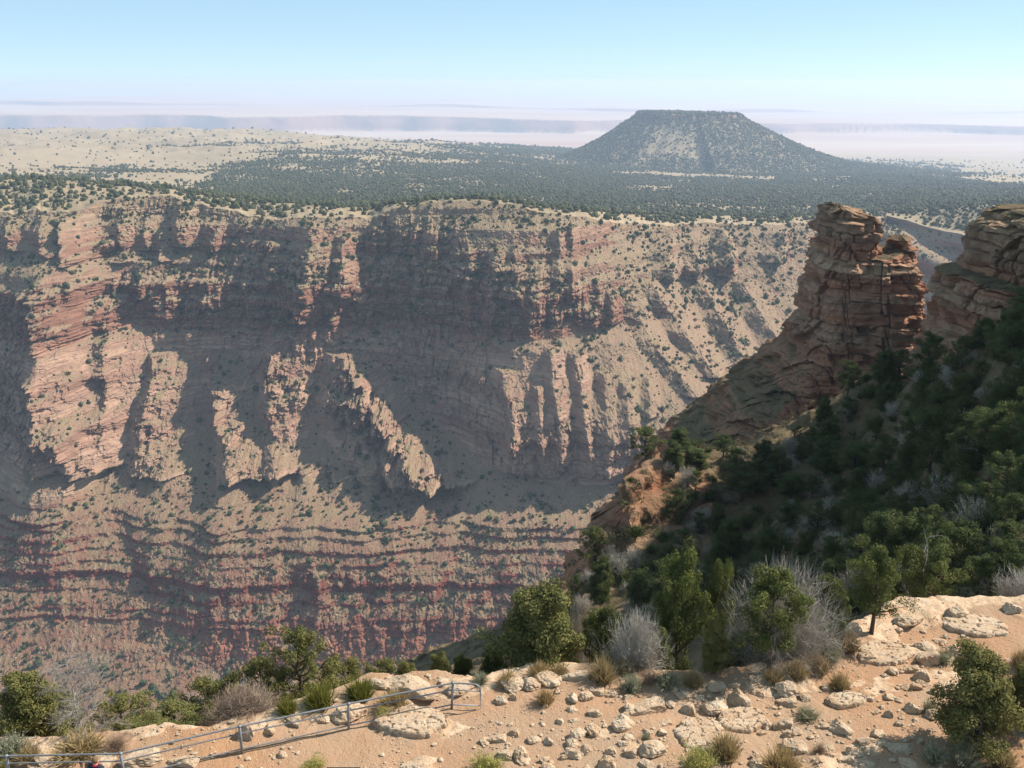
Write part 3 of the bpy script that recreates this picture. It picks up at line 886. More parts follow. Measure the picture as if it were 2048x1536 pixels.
SVY = SY + cliffy * (2.2 * pn3(SX / 5, SY / 5, SZ / 2.2, 431) + 1.2 * fbm3(SX / 2, SY / 2, SZ / 1.0, 3, 433))
SLOPEV = np.stack([SVX, SVY, SZ], -1)
me = mesh_from("near_slope", SLOPEV.reshape(-1, 3), grid_faces(len(sgy), len(sgx)), M["crag"], attrs={"talus": (1 - cliffy).ravel()})
tag(link("near_slope", me), "steep shaded brush slope below the rim with a rocky point at its end", "slope", kind="structure")

# ------------------------------------------------------------------ crags: stacked beds of rock
def crag(levels, Y0, depth, seed, nth=420, nlv=300, rock=1.0):
    """levels: (py, pxL, pxR, depth factor) seen at distance Y0 -> a closed tower of displaced rock"""
    L = []
    for py, a, b, k in levels:
        A, Bp = at(a, py, Y0 + depth * (.8 + .8 * k)), at(b, py, Y0 + depth * (.8 - .6 * k))
        L.append((at(a, py, Y0 + depth * .8)[2], A[0], Bp[0], k * depth))
    L.sort(key=lambda q: -q[0])
    L = np.array(L)
    zz = np.linspace(L[0, 0], L[-1, 0], nlv)
    xl = np.interp(-zz, -L[:, 0], L[:, 1]); xr = np.interp(-zz, -L[:, 0], L[:, 2]); dd = np.interp(-zz, -L[:, 0], L[:, 3])
    th = np.linspace(0, 2 * math.pi, nth, endpoint=False)
    c, s = np.cos(th), np.sin(th)
    c, s = np.sign(c) * np.abs(c) ** .42, np.sign(s) * np.abs(s) ** .42
    x = ((xl + xr) / 2)[:, None] + ((xr - xl) / 2)[:, None] * c[None]
    y = Y0 + depth * .8 + dd[:, None] * s[None]
    z = np.broadcast_to(zz[:, None], x.shape)
    nx, ny = c / np.hypot(c, s), s / np.hypot(c, s)
    warp = .8 * fbm3(x / 9, y / 9, z / 9, 3, seed)
    bed = pn2((z + warp) / 2.6, 0 * z + seed, seed + 3) * .35 + np.tanh(4 * pn2((z + warp) / 1.6, 0 * z, seed + 5)) * .45 + pn2((z + warp) / .5, 0 * z, seed + 6) * .3
    bedmod = .6 + .9 * fbm3(x / 7, y / 7, z / 7, 2, seed + 7)
    u = th[None] * (xr - xl)[:, None] * .35
    zi = np.floor(z / 1.9 + .25 * warp + .5 * pn2(z / 6.0, 0 * z + seed, seed + 2)).astype(np.int32)
    zero = np.zeros_like(zi)
    hz = _hash(zi, zero, zero, seed).astype(np.float32) / 4294967296.0
    uf = (x + .8 * y) / (1.6 + 2.6 * hz) + 7.0 * hz
    ui = np.floor(uf).astype(np.int32)
    fu = np.abs(uf - ui - .5)
    zq = z / 1.9 + .25 * warp + .5 * pn2(z / 6.0, 0 * z + seed, seed + 2)
    fq = np.abs(zq - zi - .5)
    hb = _hash(zi, ui, zero, seed + 1).astype(np.float32) / 4294967296.0
    pillar = cell2((x + .7 * y + .6 * warp) / 5.0, z / 26.0, seed + 11)
    d = rock * (-.55 * sstep(.42, .5, fu) - .45 * sstep(.40, .5, fq) + bed * bedmod + 0.8 * (hz - .5) + 2.1 * (hb - .5) + 1.6 * (pillar[2] - .5) - 1.0 * sstep(.05, 0, pillar[1] - pillar[0]) + 0.7 * fbm3(x / 4.5, y / 4.5, z / 8, 3, seed + 17) + .55 * fbm3(x, y, z, 3, seed + 19))
    V = np.stack([x + nx[None] * d, y + ny[None] * d, z + .5 * rock * fbm3(x / 2, y / 2, z / 2, 3, seed + 23)], -1)
    k = len(V) * nth
    top = V[0].mean(0)
    rings = []
    for f in (.75, .5, .25, .0):                       # rough cap
        ring = top + (V[0] - top) * f
        ring[:, 2] += rock * (.5 + .9 * fbm2(ring[:, 0] / 2.2, ring[:, 1] / 2.2, 3, seed + 29)) * (1 - f ** 2)
        rings.append(ring)
    V = np.concatenate([np.stack(rings[::-1]), V])
    F = grid_faces(len(V), nth, wrap=True)
    sl = np.zeros(V.shape[:2]); sl[:5] = .6
    w = np.gradient(xl, zz)
    sl[4:] = np.maximum(sl[4:], (sstep(.6, 1.4, np.abs(w))[:, None] * (c < -.75)[None] * .9))
    return V.reshape(-1, 3), F, sl.ravel()
T1 = crag([(414, 1652, 1692, .8), (424, 1642, 1738, 1), (432, 1640, 1746, 1), (450, 1634, 1750, 1.05), (472, 1634, 1749, 1.05), (486, 1633, 1746, 1.05), (505, 1628, 1752, 1.05), (540, 1612, 1790, 1.1), (580, 1600, 1800, 1.2),
           (620, 1592, 1805, 1.3), (648, 1578, 1790, 1.4), (690, 1556, 1800, 1.6), (740, 1500, 1800, 1.8), (790, 1440, 1795, 2), (840, 1385, 1790, 2.2), (885, 1330, 1790, 2.4), (1000, 1250, 1800, 3)], 190, 9, 501)
T2 = crag([(476, 1787, 1806, .5), (484, 1782, 1818, .6), (494, 1772, 1834, .8), (503, 1735, 1838, .9), (510, 1690, 1838, .95), (540, 1680, 1842, 1), (580, 1680, 1848, 1.1), (620, 1680, 1853, 1.2), (680, 1680, 1857, 1.3), (760, 1700, 1862, 1.6), (900, 1690, 1880, 2)], 187, 8, 541)
V, F = merge([(T1[0], [T1[1]]), (T2[0], [T2[1]])])
me = mesh_from("rock_pinnacle", V, F, M["crag"], attrs={"talus": np.concatenate([T1[2], T2[2]])})
tag(link("rock_pinnacle", me), "tall banded rock pinnacle with twin towers standing clear of the slope", "rock pinnacle", kind="structure")
T3 = crag([(424, 1992, 2420, .95), (436, 1968, 2420, 1), (460, 1944, 2420, 1), (490, 1928, 2420, 1), (520, 1918, 2420, 1.05), (548, 1912, 2420, 1.1), (556, 1866, 2420, 1.12), (580, 1858, 2420, 1.15), (640, 1846, 2420, 1.3), (800, 1800, 2420, 1.5)], 150, 12, 571, nth=700)
me = mesh_from("rim_crag", T3[0], T3[1], M["crag"], attrs={"talus": T3[2]})
tag(link("rim_crag", me), "flat-topped banded cliff right of the pinnacle, cut off by the frame", "cliff", kind="structure")

# ------------------------------------------------------------------ the bare rim in the foreground
G0 = -20.5
EDGE = [(-400, 1505), (-100, 1490), (0, 1480), (120, 1483), (250, 1472), (330, 1470), (440, 1462), (520, 1442), (600, 1408), (680, 1386), (740, 1355), (830, 1350), (920, 1362), (1000, 1352), (1060, 1344), (1150, 1334),
        (1220, 1338), (1300, 1348), (1400, 1352), (1500, 1346), (1580, 1332), (1650, 1292), (1700, 1262), (1745, 1238), (1800, 1206), (1900, 1199), (1980, 1201), (2048, 1203), (2400, 1200)]
_ed = np.array([on_plane(*e, G0) for e in EDGE])
ggx, ggy = np.arange(-34, 50, .085), np.arange(21.5, 52, .085)
GXX, GYY = np.meshgrid(ggx, ggy)
yedge = np.interp(GXX, _ed[:, 0], _ed[:, 1]) + .5 * fbm2(GXX / 1.6, 0 * GXX, 3, 601)
dE = GYY - yedge
und = .28 * fbm2(GXX / 7, GYY / 7, 3, 611) + .05 * fbm2(GXX / 1.2, GYY / 1.2, 3, 613)
bare = sstep(.02, .22, fbm2(GXX / 4.5, GYY / 3.0, 4, 621, .6) + .30 * sstep(-2.0, -.3, dE) - .20 + .12 * sstep(0, 9, GXX))
lump = cell2(GXX / 1.1 + .3 * fbm2(GXX, GYY, 2, 631), GYY / .9, 633)
slab = bare * (.04 + .16 * lump[2] * sstep(-.2, .3, fbm2(GXX / 2.5, GYY / 2.5, 2, 637)) - .05 * sstep(.10, 0, lump[1] - lump[0])) + bare * .07 * fbm2(GXX / .35, GYY / .35, 3, 635)
GZZ = G0 + und + slab + .18 * sstep(-2.2, -.2, dE) + .012 * fbm2(GXX / .2, GYY / .2, 2, 641)
dd = np.maximum(dE, 0)
ledge = .55 * dd + .75 * (np.floor(dd / 1.3 + .35 * fbm2(GXX / 2, GYY / 2, 3, 651)) * .55)
GZZ = GZZ - np.where(dE > 0, np.minimum(dd * 1.6, np.maximum(ledge, 0) + .8 * sstep(0, .5, dd)), 0) - 20 * sstep(7, 12, dE)
GROUNDV = np.stack([GXX + (dE > 0) * .25 * fbm2(GXX, GYY, 2, 661), GYY, GZZ], -1)
me = mesh_from("ground", GROUNDV.reshape(-1, 3), grid_faces(len(ggy), len(ggx)), M["ground"], smooth=True, attrs={"bare": np.maximum(bare, sstep(-.3, .3, dE) * .8).ravel()})
tag(link("ground", me), "bare orange dirt and pale bedrock of the near canyon rim", "ground", kind="structure")
def ground_z(x, y):
    return float(bilin(GROUNDV[..., 2], np.array((x - ggx[0]) / .085), np.array((y - ggy[0]) / .085)))
def on_ground(px, py):
    ys = np.arange(22.0, 50.0, .05)
    P = at(px, py, ys)
    g = bilin(GROUNDV[..., 2], (P[0] - ggx[0]) / .085, (P[1] - ggy[0]) / .085) - P[2]
    k = int(np.argmax(g > 0)) if np.any(g > 0) else len(ys) - 1
    return np.array((P[0][k], ys[k], P[2][k]))

# ------------------------------------------------------------------ haze: one closed box of even air
HT = 40.0
def haze_box():
    a, b, y0, y1, z0, z1 = -48000, 48000, -3000, 90000, -700, HT
    V = np.array([(x, y, z) for x in (a, b) for y in (y0, y1) for z in (z0, z1)], float)
    F = np.array([(0, 1, 3, 2), (4, 6, 7, 5), (0, 4, 5, 1), (2, 3, 7, 6), (0, 2, 6, 4), (1, 5, 7, 3)])
    m = bpy.data.materials.new("haze"); m.use_nodes = True
    t = m.node_tree; t.nodes.clear()
    o = t.nodes.new("ShaderNodeOutputMaterial"); v = t.nodes.new("ShaderNodeVolumePrincipled")
    v.inputs["Color"].default_value = (.62, .77, 1.0, 1)
    v.inputs["Density"].default_value = 8.0e-5
    v.inputs["Anisotropy"].default_value = 0.2
    t.links.new(v.outputs[0], o.inputs["Volume"])
    tag(link("haze", mesh_from("haze", V, F, m)), "pale blue haze over the canyon and plain", "haze", kind="stuff")
haze_box()
# ------------------------------------------------------------------ plant and stone generators
def ico(sub, seed=0, jit=0.0):
    bm = bmesh.new()
    bmesh.ops.create_icosphere(bm, subdivisions=sub, radius=1.0)
    V = np.array([v.co[:] for v in bm.verts]); F = np.array([[v.index for v in f.verts] for f in bm.faces])
    bm.free()
    if jit:
        V = V * (1 + np.random.RandomState(seed).uniform(-jit, jit, (len(V), 1)))
    return V, F

def scatter(templates, P, S, rotz, extra=None):
    """many copies of small shapes merged: P (n,3), S (n,3), rotz (n,) -> V, F, owner index"""
    Vs, Fs, Os, o = [], [], [], 0
    n = len(P); k = len(templates)
    for t, (tv, tf) in enumerate(templates):
        ii = np.arange(t, n, k)
        c, s = np.cos(rotz[ii])[:, None], np.sin(rotz[ii])[:, None]
        v = tv[None] * 1.0
        x = v[..., 0] * c - v[..., 1] * s; y = v[..., 0] * s + v[..., 1] * c
        W = np.stack([x * S[ii, :1], y * S[ii, 1:2], np.broadcast_to(v[..., 2], x.shape) * S[ii, 2:3]], -1) + P[ii][:, None]
        f = tf[None] + (np.arange(len(ii)) * len(tv))[:, None, None] + o
        Vs.append(W.reshape(-1, 3)); Fs.append(f.reshape(-1, tf.shape[1])); Os.append(np.repeat(ii, len(tv)))
        o += len(ii) * len(tv)
    return np.concatenate(Vs), np.concatenate(Fs), np.concatenate(Os)

def leaves(C, rad, n, size, rs, tint, up=.35, flat=.75):
    """n small leaf faces around every clump centre"""
    m = len(C)
    u = rs.normal(size=(m, n, 3)); u /= np.linalg.norm(u, axis=2)[..., None]
    r = rs.uniform(.35, 1, (m, n, 1)) ** .6
    off = u * r * np.asarray(rad)[:, None, None]; off[..., 2] *= flat
    p = (C[:, None] + off).reshape(-1, 3)
    nrm = (u + rs.normal(scale=.55, size=u.shape) + np.array((0, 0, up))).reshape(-1, 3)
    nrm /= np.linalg.norm(nrm, axis=1)[:, None]
    a = np.cross(nrm, rs.normal(size=nrm.shape)); a /= np.linalg.norm(a, axis=1)[:, None]
    b = np.cross(nrm, a)
    s = size * rs.uniform(.6, 1.35, (len(p), 1))
    V = np.stack([p - a * s, p - b * s * .55, p + a * s, p + b * s * .55], 1).reshape(-1, 3)
    F = np.arange(len(V)).reshape(-1, 4)
    t = np.clip(np.repeat(tint, n) + rs.normal(scale=.14, size=len(p)), 0, 1)
    return V, F, np.repeat(t, 4)

def tree_shape(style, h, w, seed):
    rs = np.random.RandomState(seed)
    segs, C, rad = [], [], []
    lean = rs.uniform(-.08, .08, 2) * h
    stems = 1 if style != 'juniper' else 2
    for st in range(stems):
        pts = []
        ox, oy = (0, 0) if st == 0 else rs.uniform(-.06, .06, 2) * w
        nT = 7
        for i in range(nT):
            f = i / (nT - 1)
            pts.append((ox + lean[0] * f + rs.normal() * .025 * h * f, oy + lean[1] * f + rs.normal() * .025 * h * f, f * h * .9))
        r0 = (.032 if style == 'pinyon' else .036) * h / math.sqrt(stems) + .02
        for i in range(nT - 1):
            segs.append((*pts[i], r0 * (1 - i / (nT - .3)), *pts[i+1], r0 * (1 - (i + 1) / (nT - .3))))
        nb = 17 if style == 'pinyon' else 19
        for b in range(nb):
            lo = .24 if style == 'pinyon' else .07
            f = lo + (.97 - lo) * (b + rs.uniform(0, .8)) / nb
            az = b * 2.4 + rs.uniform(-.5, .5) + st * 1.3
            k = f * (nT - 1); i = min(int(k), nT - 2)
            p0 = np.array(pts[i]) + (np.array(pts[i+1]) - np.array(pts[i])) * (k - i)
            prof = {'pinyon': math.sin(math.pi * (.16 + .78 * f) ) ** .7, 'juniper': (1 - .72 * f) ** .75 * (1.0 if f > .15 else .8), 'open': math.sin(math.pi * (.1 + .85 * f)) ** .8}[style]
            L = w * .5 * prof * rs.uniform(.62, 1.08)
            el = rs.uniform(.05, .5) + (.35 * f)
            d = np.array((math.cos(az) * math.cos(el), math.sin(az) * math.cos(el), math.sin(el)))
            p1 = p0 + d * L * .55 + rs.normal(size=3) * .05 * L
            p2 = p1 + (d + (0, 0, .3)) * L * .45 + rs.normal(size=3) * .06 * L
            rb = r0 * .42 * (1 - .55 * f)
            segs += [(*p0, rb, *p1, rb * .6), (*p1, rb * .6, *p2, rb * .25)]
            nc = 4 if style == 'open' else 6
            for c in range(nc):
                g = .45 + .6 * c / (nc - 1)
                q = p0 + (p2 - p0) * min(g, 1.0) + rs.normal(size=3) * np.array((.13, .13, .09)) * max(L, .25 * w)
                if c % 2: segs.append((*(p0 + (p2 - p0) * g * .75), rb * .3, *q, rb * .12))
                C.append(q); rad.append(rs.uniform(.065, .125) * (h + w) * .5 * (1.0 if style != 'open' else .85))
    top = np.array(pts[-1])
    for c in range(5):
        C.append(top + rs.normal(size=3) * (.05 * w, .05 * w, .04 * h) + (0, 0, .03 * h)); rad.append(.075 * (h + w) * .5)
    C, rad = np.array(C), np.array(rad)
    tint = np.clip(rs.beta(1.6, 1.8, len(C)), 0, 1)
    nl = {'pinyon': 150, 'juniper': 170, 'open': 125}[style]
    V, F, t = leaves(C, rad, nl, .0075 * (h + w) * .5 + .018, rs, tint)
    tv, tf = tubes(segs, 6)
    return (tv, tf), (V, F, t)

TREES = {}
def tree_variant(style, k, mat):
    key = (style, k, mat)
    if key not in TREES:
        (tv, tf), (V, F, t) = tree_shape(style, 4.0, {'pinyon': 3.4, 'juniper': 3.4, 'open': 3.6}[style], 1000 + k * 13 + len(style))
        TREES[key] = (mesh_from("trunk", tv, tf, M["bark"], smooth=True), mesh_from("crown", V, F, M[mat], attrs={"tint": t}))
    return TREES[key]

def tree(name, style, k, mat, P, h, w, label, group=None, cat="tree", rz=None):
    tm, cm = tree_variant(style, k, mat)
    root = link(name, None, loc=tuple(P), rot=(0, 0, k * 1.7 if rz is None else rz), scl=(w / 3.5, w / 3.5, h / 4.0))
    tag(root, label, cat, group)
    link("trunk", tm, root); link("crown", cm, root)
    return root

def twig_mesh(seed, r, h, n, spread, up, thick=.011, curve=.25):
    """leafless bush: stems fanning from the root, each with side twigs"""
    rs = np.random.RandomState(seed)
    segs, T = [], []
    for i in range(n):
        az = rs.uniform(0, 2 * math.pi); e = rs.beta(1.3, 1.5) * spread
        d = np.array((math.cos(az) * math.sin(e), math.sin(az) * math.sin(e), math.cos(e)))
        L = rs.uniform(.55, 1.05)
        p = np.array((rs.normal() * .06 * r, rs.normal() * .06 * r, 0)); th = thick * rs.uniform(.8, 1.4)
        for s in range(4):
            q = p + d * L / 4 * np.array((r, r, h)) 
            segs.append((*p, th * (1 - s * .2), *q, th * (.8 - s * .2)))
            if s >= 1:
                for k in range(4):
                    dd = d + rs.normal(size=3) * .7 + (0, 0, .1)
                    q2 = q + dd / np.linalg.norm(dd) * rs.uniform(.1, .28) * np.array((r, r, h))
                    segs.append((*q, th * .5, *q2, th * .22))
            p = q
            d = d + rs.normal(size=3) * .24 + (0, 0, curve * .3 * up); d /= np.linalg.norm(d)
    V, F = tubes(segs, 3)
    t = np.clip(np.repeat(rs.uniform(.1, .9, len(segs)), 6) * .6 + .5 * V[:, 2] / h, 0, 1)
    return V, F, t

def tuft_mesh(seed, n=750, wide=.012, leafy=False, spread=1.25):
    """low rounded desert shrub, radius 1, height about 1: fine upright stems, paler at the tips"""
    rs = np.random.RandomState(seed)
    az = rs.uniform(0, 2 * math.pi, n); e = rs.beta(1.5, 1.3, n) * spread
    d = np.stack([np.cos(az) * np.sin(e), np.sin(az) * np.sin(e), np.cos(e)], -1)
    L = rs.uniform(.5, 1.05, n)[:, None] * (1 + .18 * np.sin(az * 3 + seed))[:, None]
    base = rs.normal(size=(n, 3)) * (.16, .16, 0)
    mid = base + d * L * .55 + rs.normal(size=(n, 3)) * .04
    tip = base + d * L + rs.normal(size=(n, 3)) * .09 + (0, 0, .08)
    s = np.cross(d, rs.normal(size=(n, 3))); s /= np.linalg.norm(s, axis=1)[:, None]
    wv = wide * rs.uniform(.7, 1.5, (n, 1))
    V = np.stack([base - s * wv * .6, base + s * wv * .6, mid + s * wv, tip, mid - s * wv], 1)
    F = (np.arange(n) * 5)[:, None] + np.array([[0, 1, 2, 4]]); F2 = (np.arange(n) * 5)[:, None] + np.array([[4, 2, 3]])
    V = V.reshape(-1, 3)
    t = np.tile([.05, .05, .45, .95, .45], n) + np.repeat(rs.normal(scale=.12, size=n), 5)
    fl = [F, F2]
    if leafy:
        C = tip[::5]; lv, lf, lt = leaves(C, np.full(len(C), .13), 14, .035, rs, rs.uniform(.2, .9, len(C)))
        fl = [np.concatenate([F, lf + len(V)]), F2]
        V = np.concatenate([V, lv]); t = np.concatenate([t, lt])
    V[:, 2] = np.maximum(V[:, 2], -.05)
    return V, fl, np.clip(t, 0, 1)

_SHRUB = {}
def shrub(name, kind, k, P, r, h, label, group=None, rz=0.0):
    key = (kind, k)
    if key not in _SHRUB:
        if kind in ('grey', 'brown'):
            V, F, t = twig_mesh(300 + k, 1.0, 1.0, 170, 1.35, .5, thick=.0075)
            me = mesh_from(name, V, F, M['twig' if kind == 'grey' else 'brown'], attrs={"tint": t})
        elif kind == 'sage':
            V, F, t = tuft_mesh(400 + k, 420, .022, True); me = mesh_from(name, V, F, M['sage'], attrs={"tint": t})
        elif kind == 'brush':
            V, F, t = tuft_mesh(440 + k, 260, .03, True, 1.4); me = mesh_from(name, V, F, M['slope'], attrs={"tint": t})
        elif kind == 'ephedra':
            V, F, t = tuft_mesh(480 + k, 800, .014, False, 1.1); me = mesh_from(name, V, F, M['ephedra'], attrs={"tint": t})
        else:
            V, F, t = tuft_mesh(500 + k, 800, .014, kind == 'yellow', 1.3); me = mesh_from(name, V, F, M[kind], attrs={"tint": t})
        _SHRUB[key] = me
    return tag(link(name, _SHRUB[key], loc=tuple(P), rot=(0, 0, rz), scl=(r, r, h)), label, "shrub", group)

def dead_mesh(seed, h, w, nb=14, side=4, thick=.03):
    rs = np.random.RandomState(seed)
    segs = []; pts = [np.array((0., 0, 0))]
    for i in range(6): pts.append(pts[-1] + np.array((rs.normal() * .04 * h, rs.normal() * .04 * h, h / 6)))
    for i in range(6): segs.append((*pts[i], thick * h * (1 - i / 6.3) * .9, *pts[i+1], thick * h * (1 - (i + 1) / 6.3) * .9))
    for b in range(nb):
        f = .2 + .78 * b / nb; k = f * 6; i = min(int(k), 5)
        p = pts[i] + (pts[i+1] - pts[i]) * (k - i)
        az = b * 2.4 + rs.uniform(-.4, .4); e = rs.uniform(.1, .8)
        d = np.array((math.cos(az) * math.cos(e), math.sin(az) * math.cos(e), math.sin(e)))
        L = w * .5 * rs.uniform(.6, 1.1) * (1.1 - .5 * f); r = thick * h * .4 * (1 - .6 * f)
        for s in range(4):
            q = p + d * L / 4
            segs.append((*p, r * (1 - s * .2), *q, r * (.8 - s * .2)))
            for c in range(side):
                dd = d + rs.normal(size=3) * .6; dd /= np.linalg.norm(dd)
                q2 = q + dd * L * rs.uniform(.15, .4)
                segs.append((*q, r * .4, *q2, r * .18))
                for c2 in range(side // 2):
                    dd2 = dd + rs.normal(size=3) * .6; segs.append((*q2, r * .18, *(q2 + dd2 * L * rs.uniform(.08, .2)), r * .08))
            p = q; d = d + rs.normal(size=3) * .28; d /= np.linalg.norm(d)
    return tubes(segs, 4), segs

def rock_mesh(seed, sub=4):
    V, F = ico(sub)
    rs = np.random.RandomState(seed)
    for i in range(15):                                 # broken faces
        n = rs.normal(size=3); n /= np.linalg.norm(n); c = rs.uniform(.42, .85)
        dd = V @ n
        V = V - n * (np.maximum(dd - c, 0) * .95)[:, None]
    o = rs.uniform(-50, 50, 3)
    n = 1 + .24 * fbm3(V[:, 0] * 1.3 + o[0], V[:, 1] * 1.3 + o[1], V[:, 2] * 1.3 + o[2], 3, seed) + .12 * fbm3(V[:, 0] * 5 + o[0], V[:, 1] * 5, V[:, 2] * 5, 4, seed + 5, .65)
    q = cell2(V[:, 0] * 3 + V[:, 2] + o[0], V[:, 1] * 3 - V[:, 2] * 1.5 + o[1], seed + 9)
    n = n - .10 * sstep(.16, 0, q[1] - q[0]) + .10 * (q[2] - .5)
    return V * n[:, None], F
ROCKS = [mesh_from("limestone_rock", *rock_mesh(700 + i * 7), M["stone"], smooth=False) for i in range(10)]
def rock(P, wx_, wy_, hz, rz, k, label, group=None, name="limestone_rock"):
    return tag(link(name, ROCKS[k % 10], loc=tuple(P), rot=(0, 0, rz), scl=(wx_ / 2, wy_ / 2, hz / 2)), label, "rock", group)

# ------------------------------------------------------------------ woodland and scrub of the plateau, the hill and the far wall
rng = np.random.RandomState(5)
FT = [ico(1, i, .28) for i in range(5)]
FT = [(v * (1, 1, 1.0) + (0, 0, .55), f) for v, f in FT]
def sample_cells(V, dens, maxn=10**9):
    """random points on a grid mesh, dens per square metre at every vertex"""
    A = np.linalg.norm(np.cross(V[1:, :-1] - V[:-1, :-1], V[:-1, 1:] - V[:-1, :-1]), axis=-1)
    w = A * .25 * (dens[1:, :-1] + dens[:-1, :-1] + dens[:-1, 1:] + dens[1:, 1:])
    n = rng.poisson(np.minimum(w, 50))
    ii = np.repeat(np.arange(w.size), n.ravel())
    r, c = np.unravel_index(ii, w.shape)
    a, b = rng.uniform(size=(2, len(ii), 1))
    return (V[r, c] * (1-a) + V[r+1, c] * a) * (1-b) + (V[r, c+1] * (1-a) + V[r+1, c+1] * a) * b, r, c
def far_trees(P, size, name, label, mat="far"):
    n = len(P)
    s = size * rng.gamma(7, 1 / 7.0, n).clip(.4, 2)
    S = np.stack([s * .62, s * .62, s * .62 * rng.uniform(.8, 1.25, n)], -1)
    V, F, own = scatter(FT, P - np.stack([0 * s, 0 * s, .05 * s], -1), S, rng.uniform(0, 6.28, n))
    tint = np.clip(rng.normal(.4, .22, n), 0, 1)[own]
    me = mesh_from(name, V, F, M[mat], attrs={"tint": tint})
    return tag(link(name, me), label, name.replace("_", " "), kind="stuff")
dist = PY_
sz = 3.9 * np.maximum(1, dist / 2900)
n1 = fbm2(PX_ / 120, PY_ / 160, 4, 261, .6)
fdd = np.maximum(fd, (.22 + .5 * sstep(-.25, .25, n1)) * sstep(2300, 1500, dist) + .012)
dens = fdd / 36.0 * (3.9 / sz) ** 2 * (dist < 7000) * (np.abs(pxx - 1024) < 1150)
dens[:2] = 0
P, r, c = sample_cells(PLV, dens)
far_trees(P, sz[r, c], "plateau_woodland", "dark pinyon and juniper woodland spread over the plateau")
mpx, mpy, _ = proj(MESAV)
n2 = fbm2(MESAV[..., 0] / 90, MESAV[..., 1] / 90, 4, 271, .6)
pale = bump1(mpx, 1300 - (mpy - 255) * .35, 1385 + (mpy - 255) * .45, 34) * bump1(mpy, 256, 316, 18)
md = (.62 + .5 * n2) * (1 - .85 * pale * sstep(-.5, -.1, n2 + .35)) * (MESAV[..., 1] < MC[1] + 250)
P, r, c = sample_cells(MESAV, np.clip(md, .02, 1) / 27.0)
far_trees(P, np.full(len(P), 4.8), "mesa_woodland", "dark scrub woodland covering the flat-topped hill")

# shrubs of the far wall: the largest 300 stand as individuals
n3 = fbm2(X / 45, Z / 30, 4, 281, .6)
wd = (.25 + 1.1 * sstep(-.2, .35, n3)) * (.05 + .95 * sstep(.3, .8, talus)) / 24.0 * (Z < -140 * 0 + ztop[None] + 2) * (Z > -545)
wd = wd * np.interp(Z, [-520, -440, -390, -370, -260, -200, -130], [1, .9, 1.0, .45, .5, 1.0, 1.1])
P, r, c = sample_cells(WALLV.astype(float), wd)
hh = rng.gamma(4, .48, len(P)).clip(.8, 4.2) * np.interp(P[:, 2], [-520, -400, -300], [.9, .9, 1])
qx, qy, qd = proj(P)
hid = (qx > 1150) & (qy > np.interp(qx, [1150, 1230, 1350, 1600, 2048], [1120, 900, 860, 600, 400]))
seen = (qx > 5) & (qx < 2043) & (qy < 1320) & ~hid
score = np.where(seen, hh / qd, 0)
order = np.argsort(-score)
solo, rest = order[:300], order[300:]
far_trees(P[rest], hh[rest], "canyon_scrub", "dark scrub dotted over the benches and talus of the far wall")
_bm = []
for i in range(6):
    rs = np.random.RandomState(40 + i)
    C = rs.normal(size=(26, 3)) * (.30, .30, .22) + (0, 0, .45)
    V, F, t = leaves(C, rs.uniform(.16, .3, 26), 16, .085, rs, rs.beta(1.5, 2, 26))
    _bm.append(mesh_from("juniper_bush", V, F, M["far"], attrs={"tint": t}))
zone = [(-1e9, -462, "dark juniper bush on the red talus at the foot of the far wall", "bushes on the lowest talus"),
        (-462, -392, "dark juniper bush on the red ledges below the pale spurs", "bushes on the red ledges"),
        (-392, -255, "dark juniper bush clinging among the pale spurs of the far wall", "bushes among the pale spurs"),
        (-255, 1e9, "dark juniper bush on the upper benches of the far wall", "bushes on the upper benches")]
for n_, i in enumerate(solo):
    z = P[i, 2]
    for a, b, lab, grp in zone:
        if a <= z < b: break
    tag(link("juniper_bush", _bm[n_ % 6], loc=tuple(P[i] - (0, 0, .15)), rot=(0, 0, rng.uniform(0, 6.3)), scl=(hh[i],) * 3), lab, "shrub", grp)
# fallen blocks
n4 = fbm2(X / 30, Z / 40, 3, 291)
bd = (.15 + sstep(.0, .35, n4)) * sstep(.3, .8, talus) / 60.0 * (Z > -545)
P, r, c = sample_cells(WALLV.astype(float), bd)
s = .35 + rng.gamma(1.3, .55, len(P)); s = np.minimum(s, 4)
BT = [(v * (1, .8, .7), f) for v, f in (ico(1, 60 + i, .3) for i in range(5))]
V, F, own = scatter(BT, P, np.stack([s, s, s], -1), rng.uniform(0, 6.3, len(P)))
me = mesh_from("canyon_rubble", V, F, M["wall"], attrs={"talus": np.clip(rng.uniform(-.2, .45, len(P)), 0, 1)[own]})
tag(link("canyon_rubble", me), "fallen blocks strewn over the talus of the far wall", "rubble", kind="stuff")

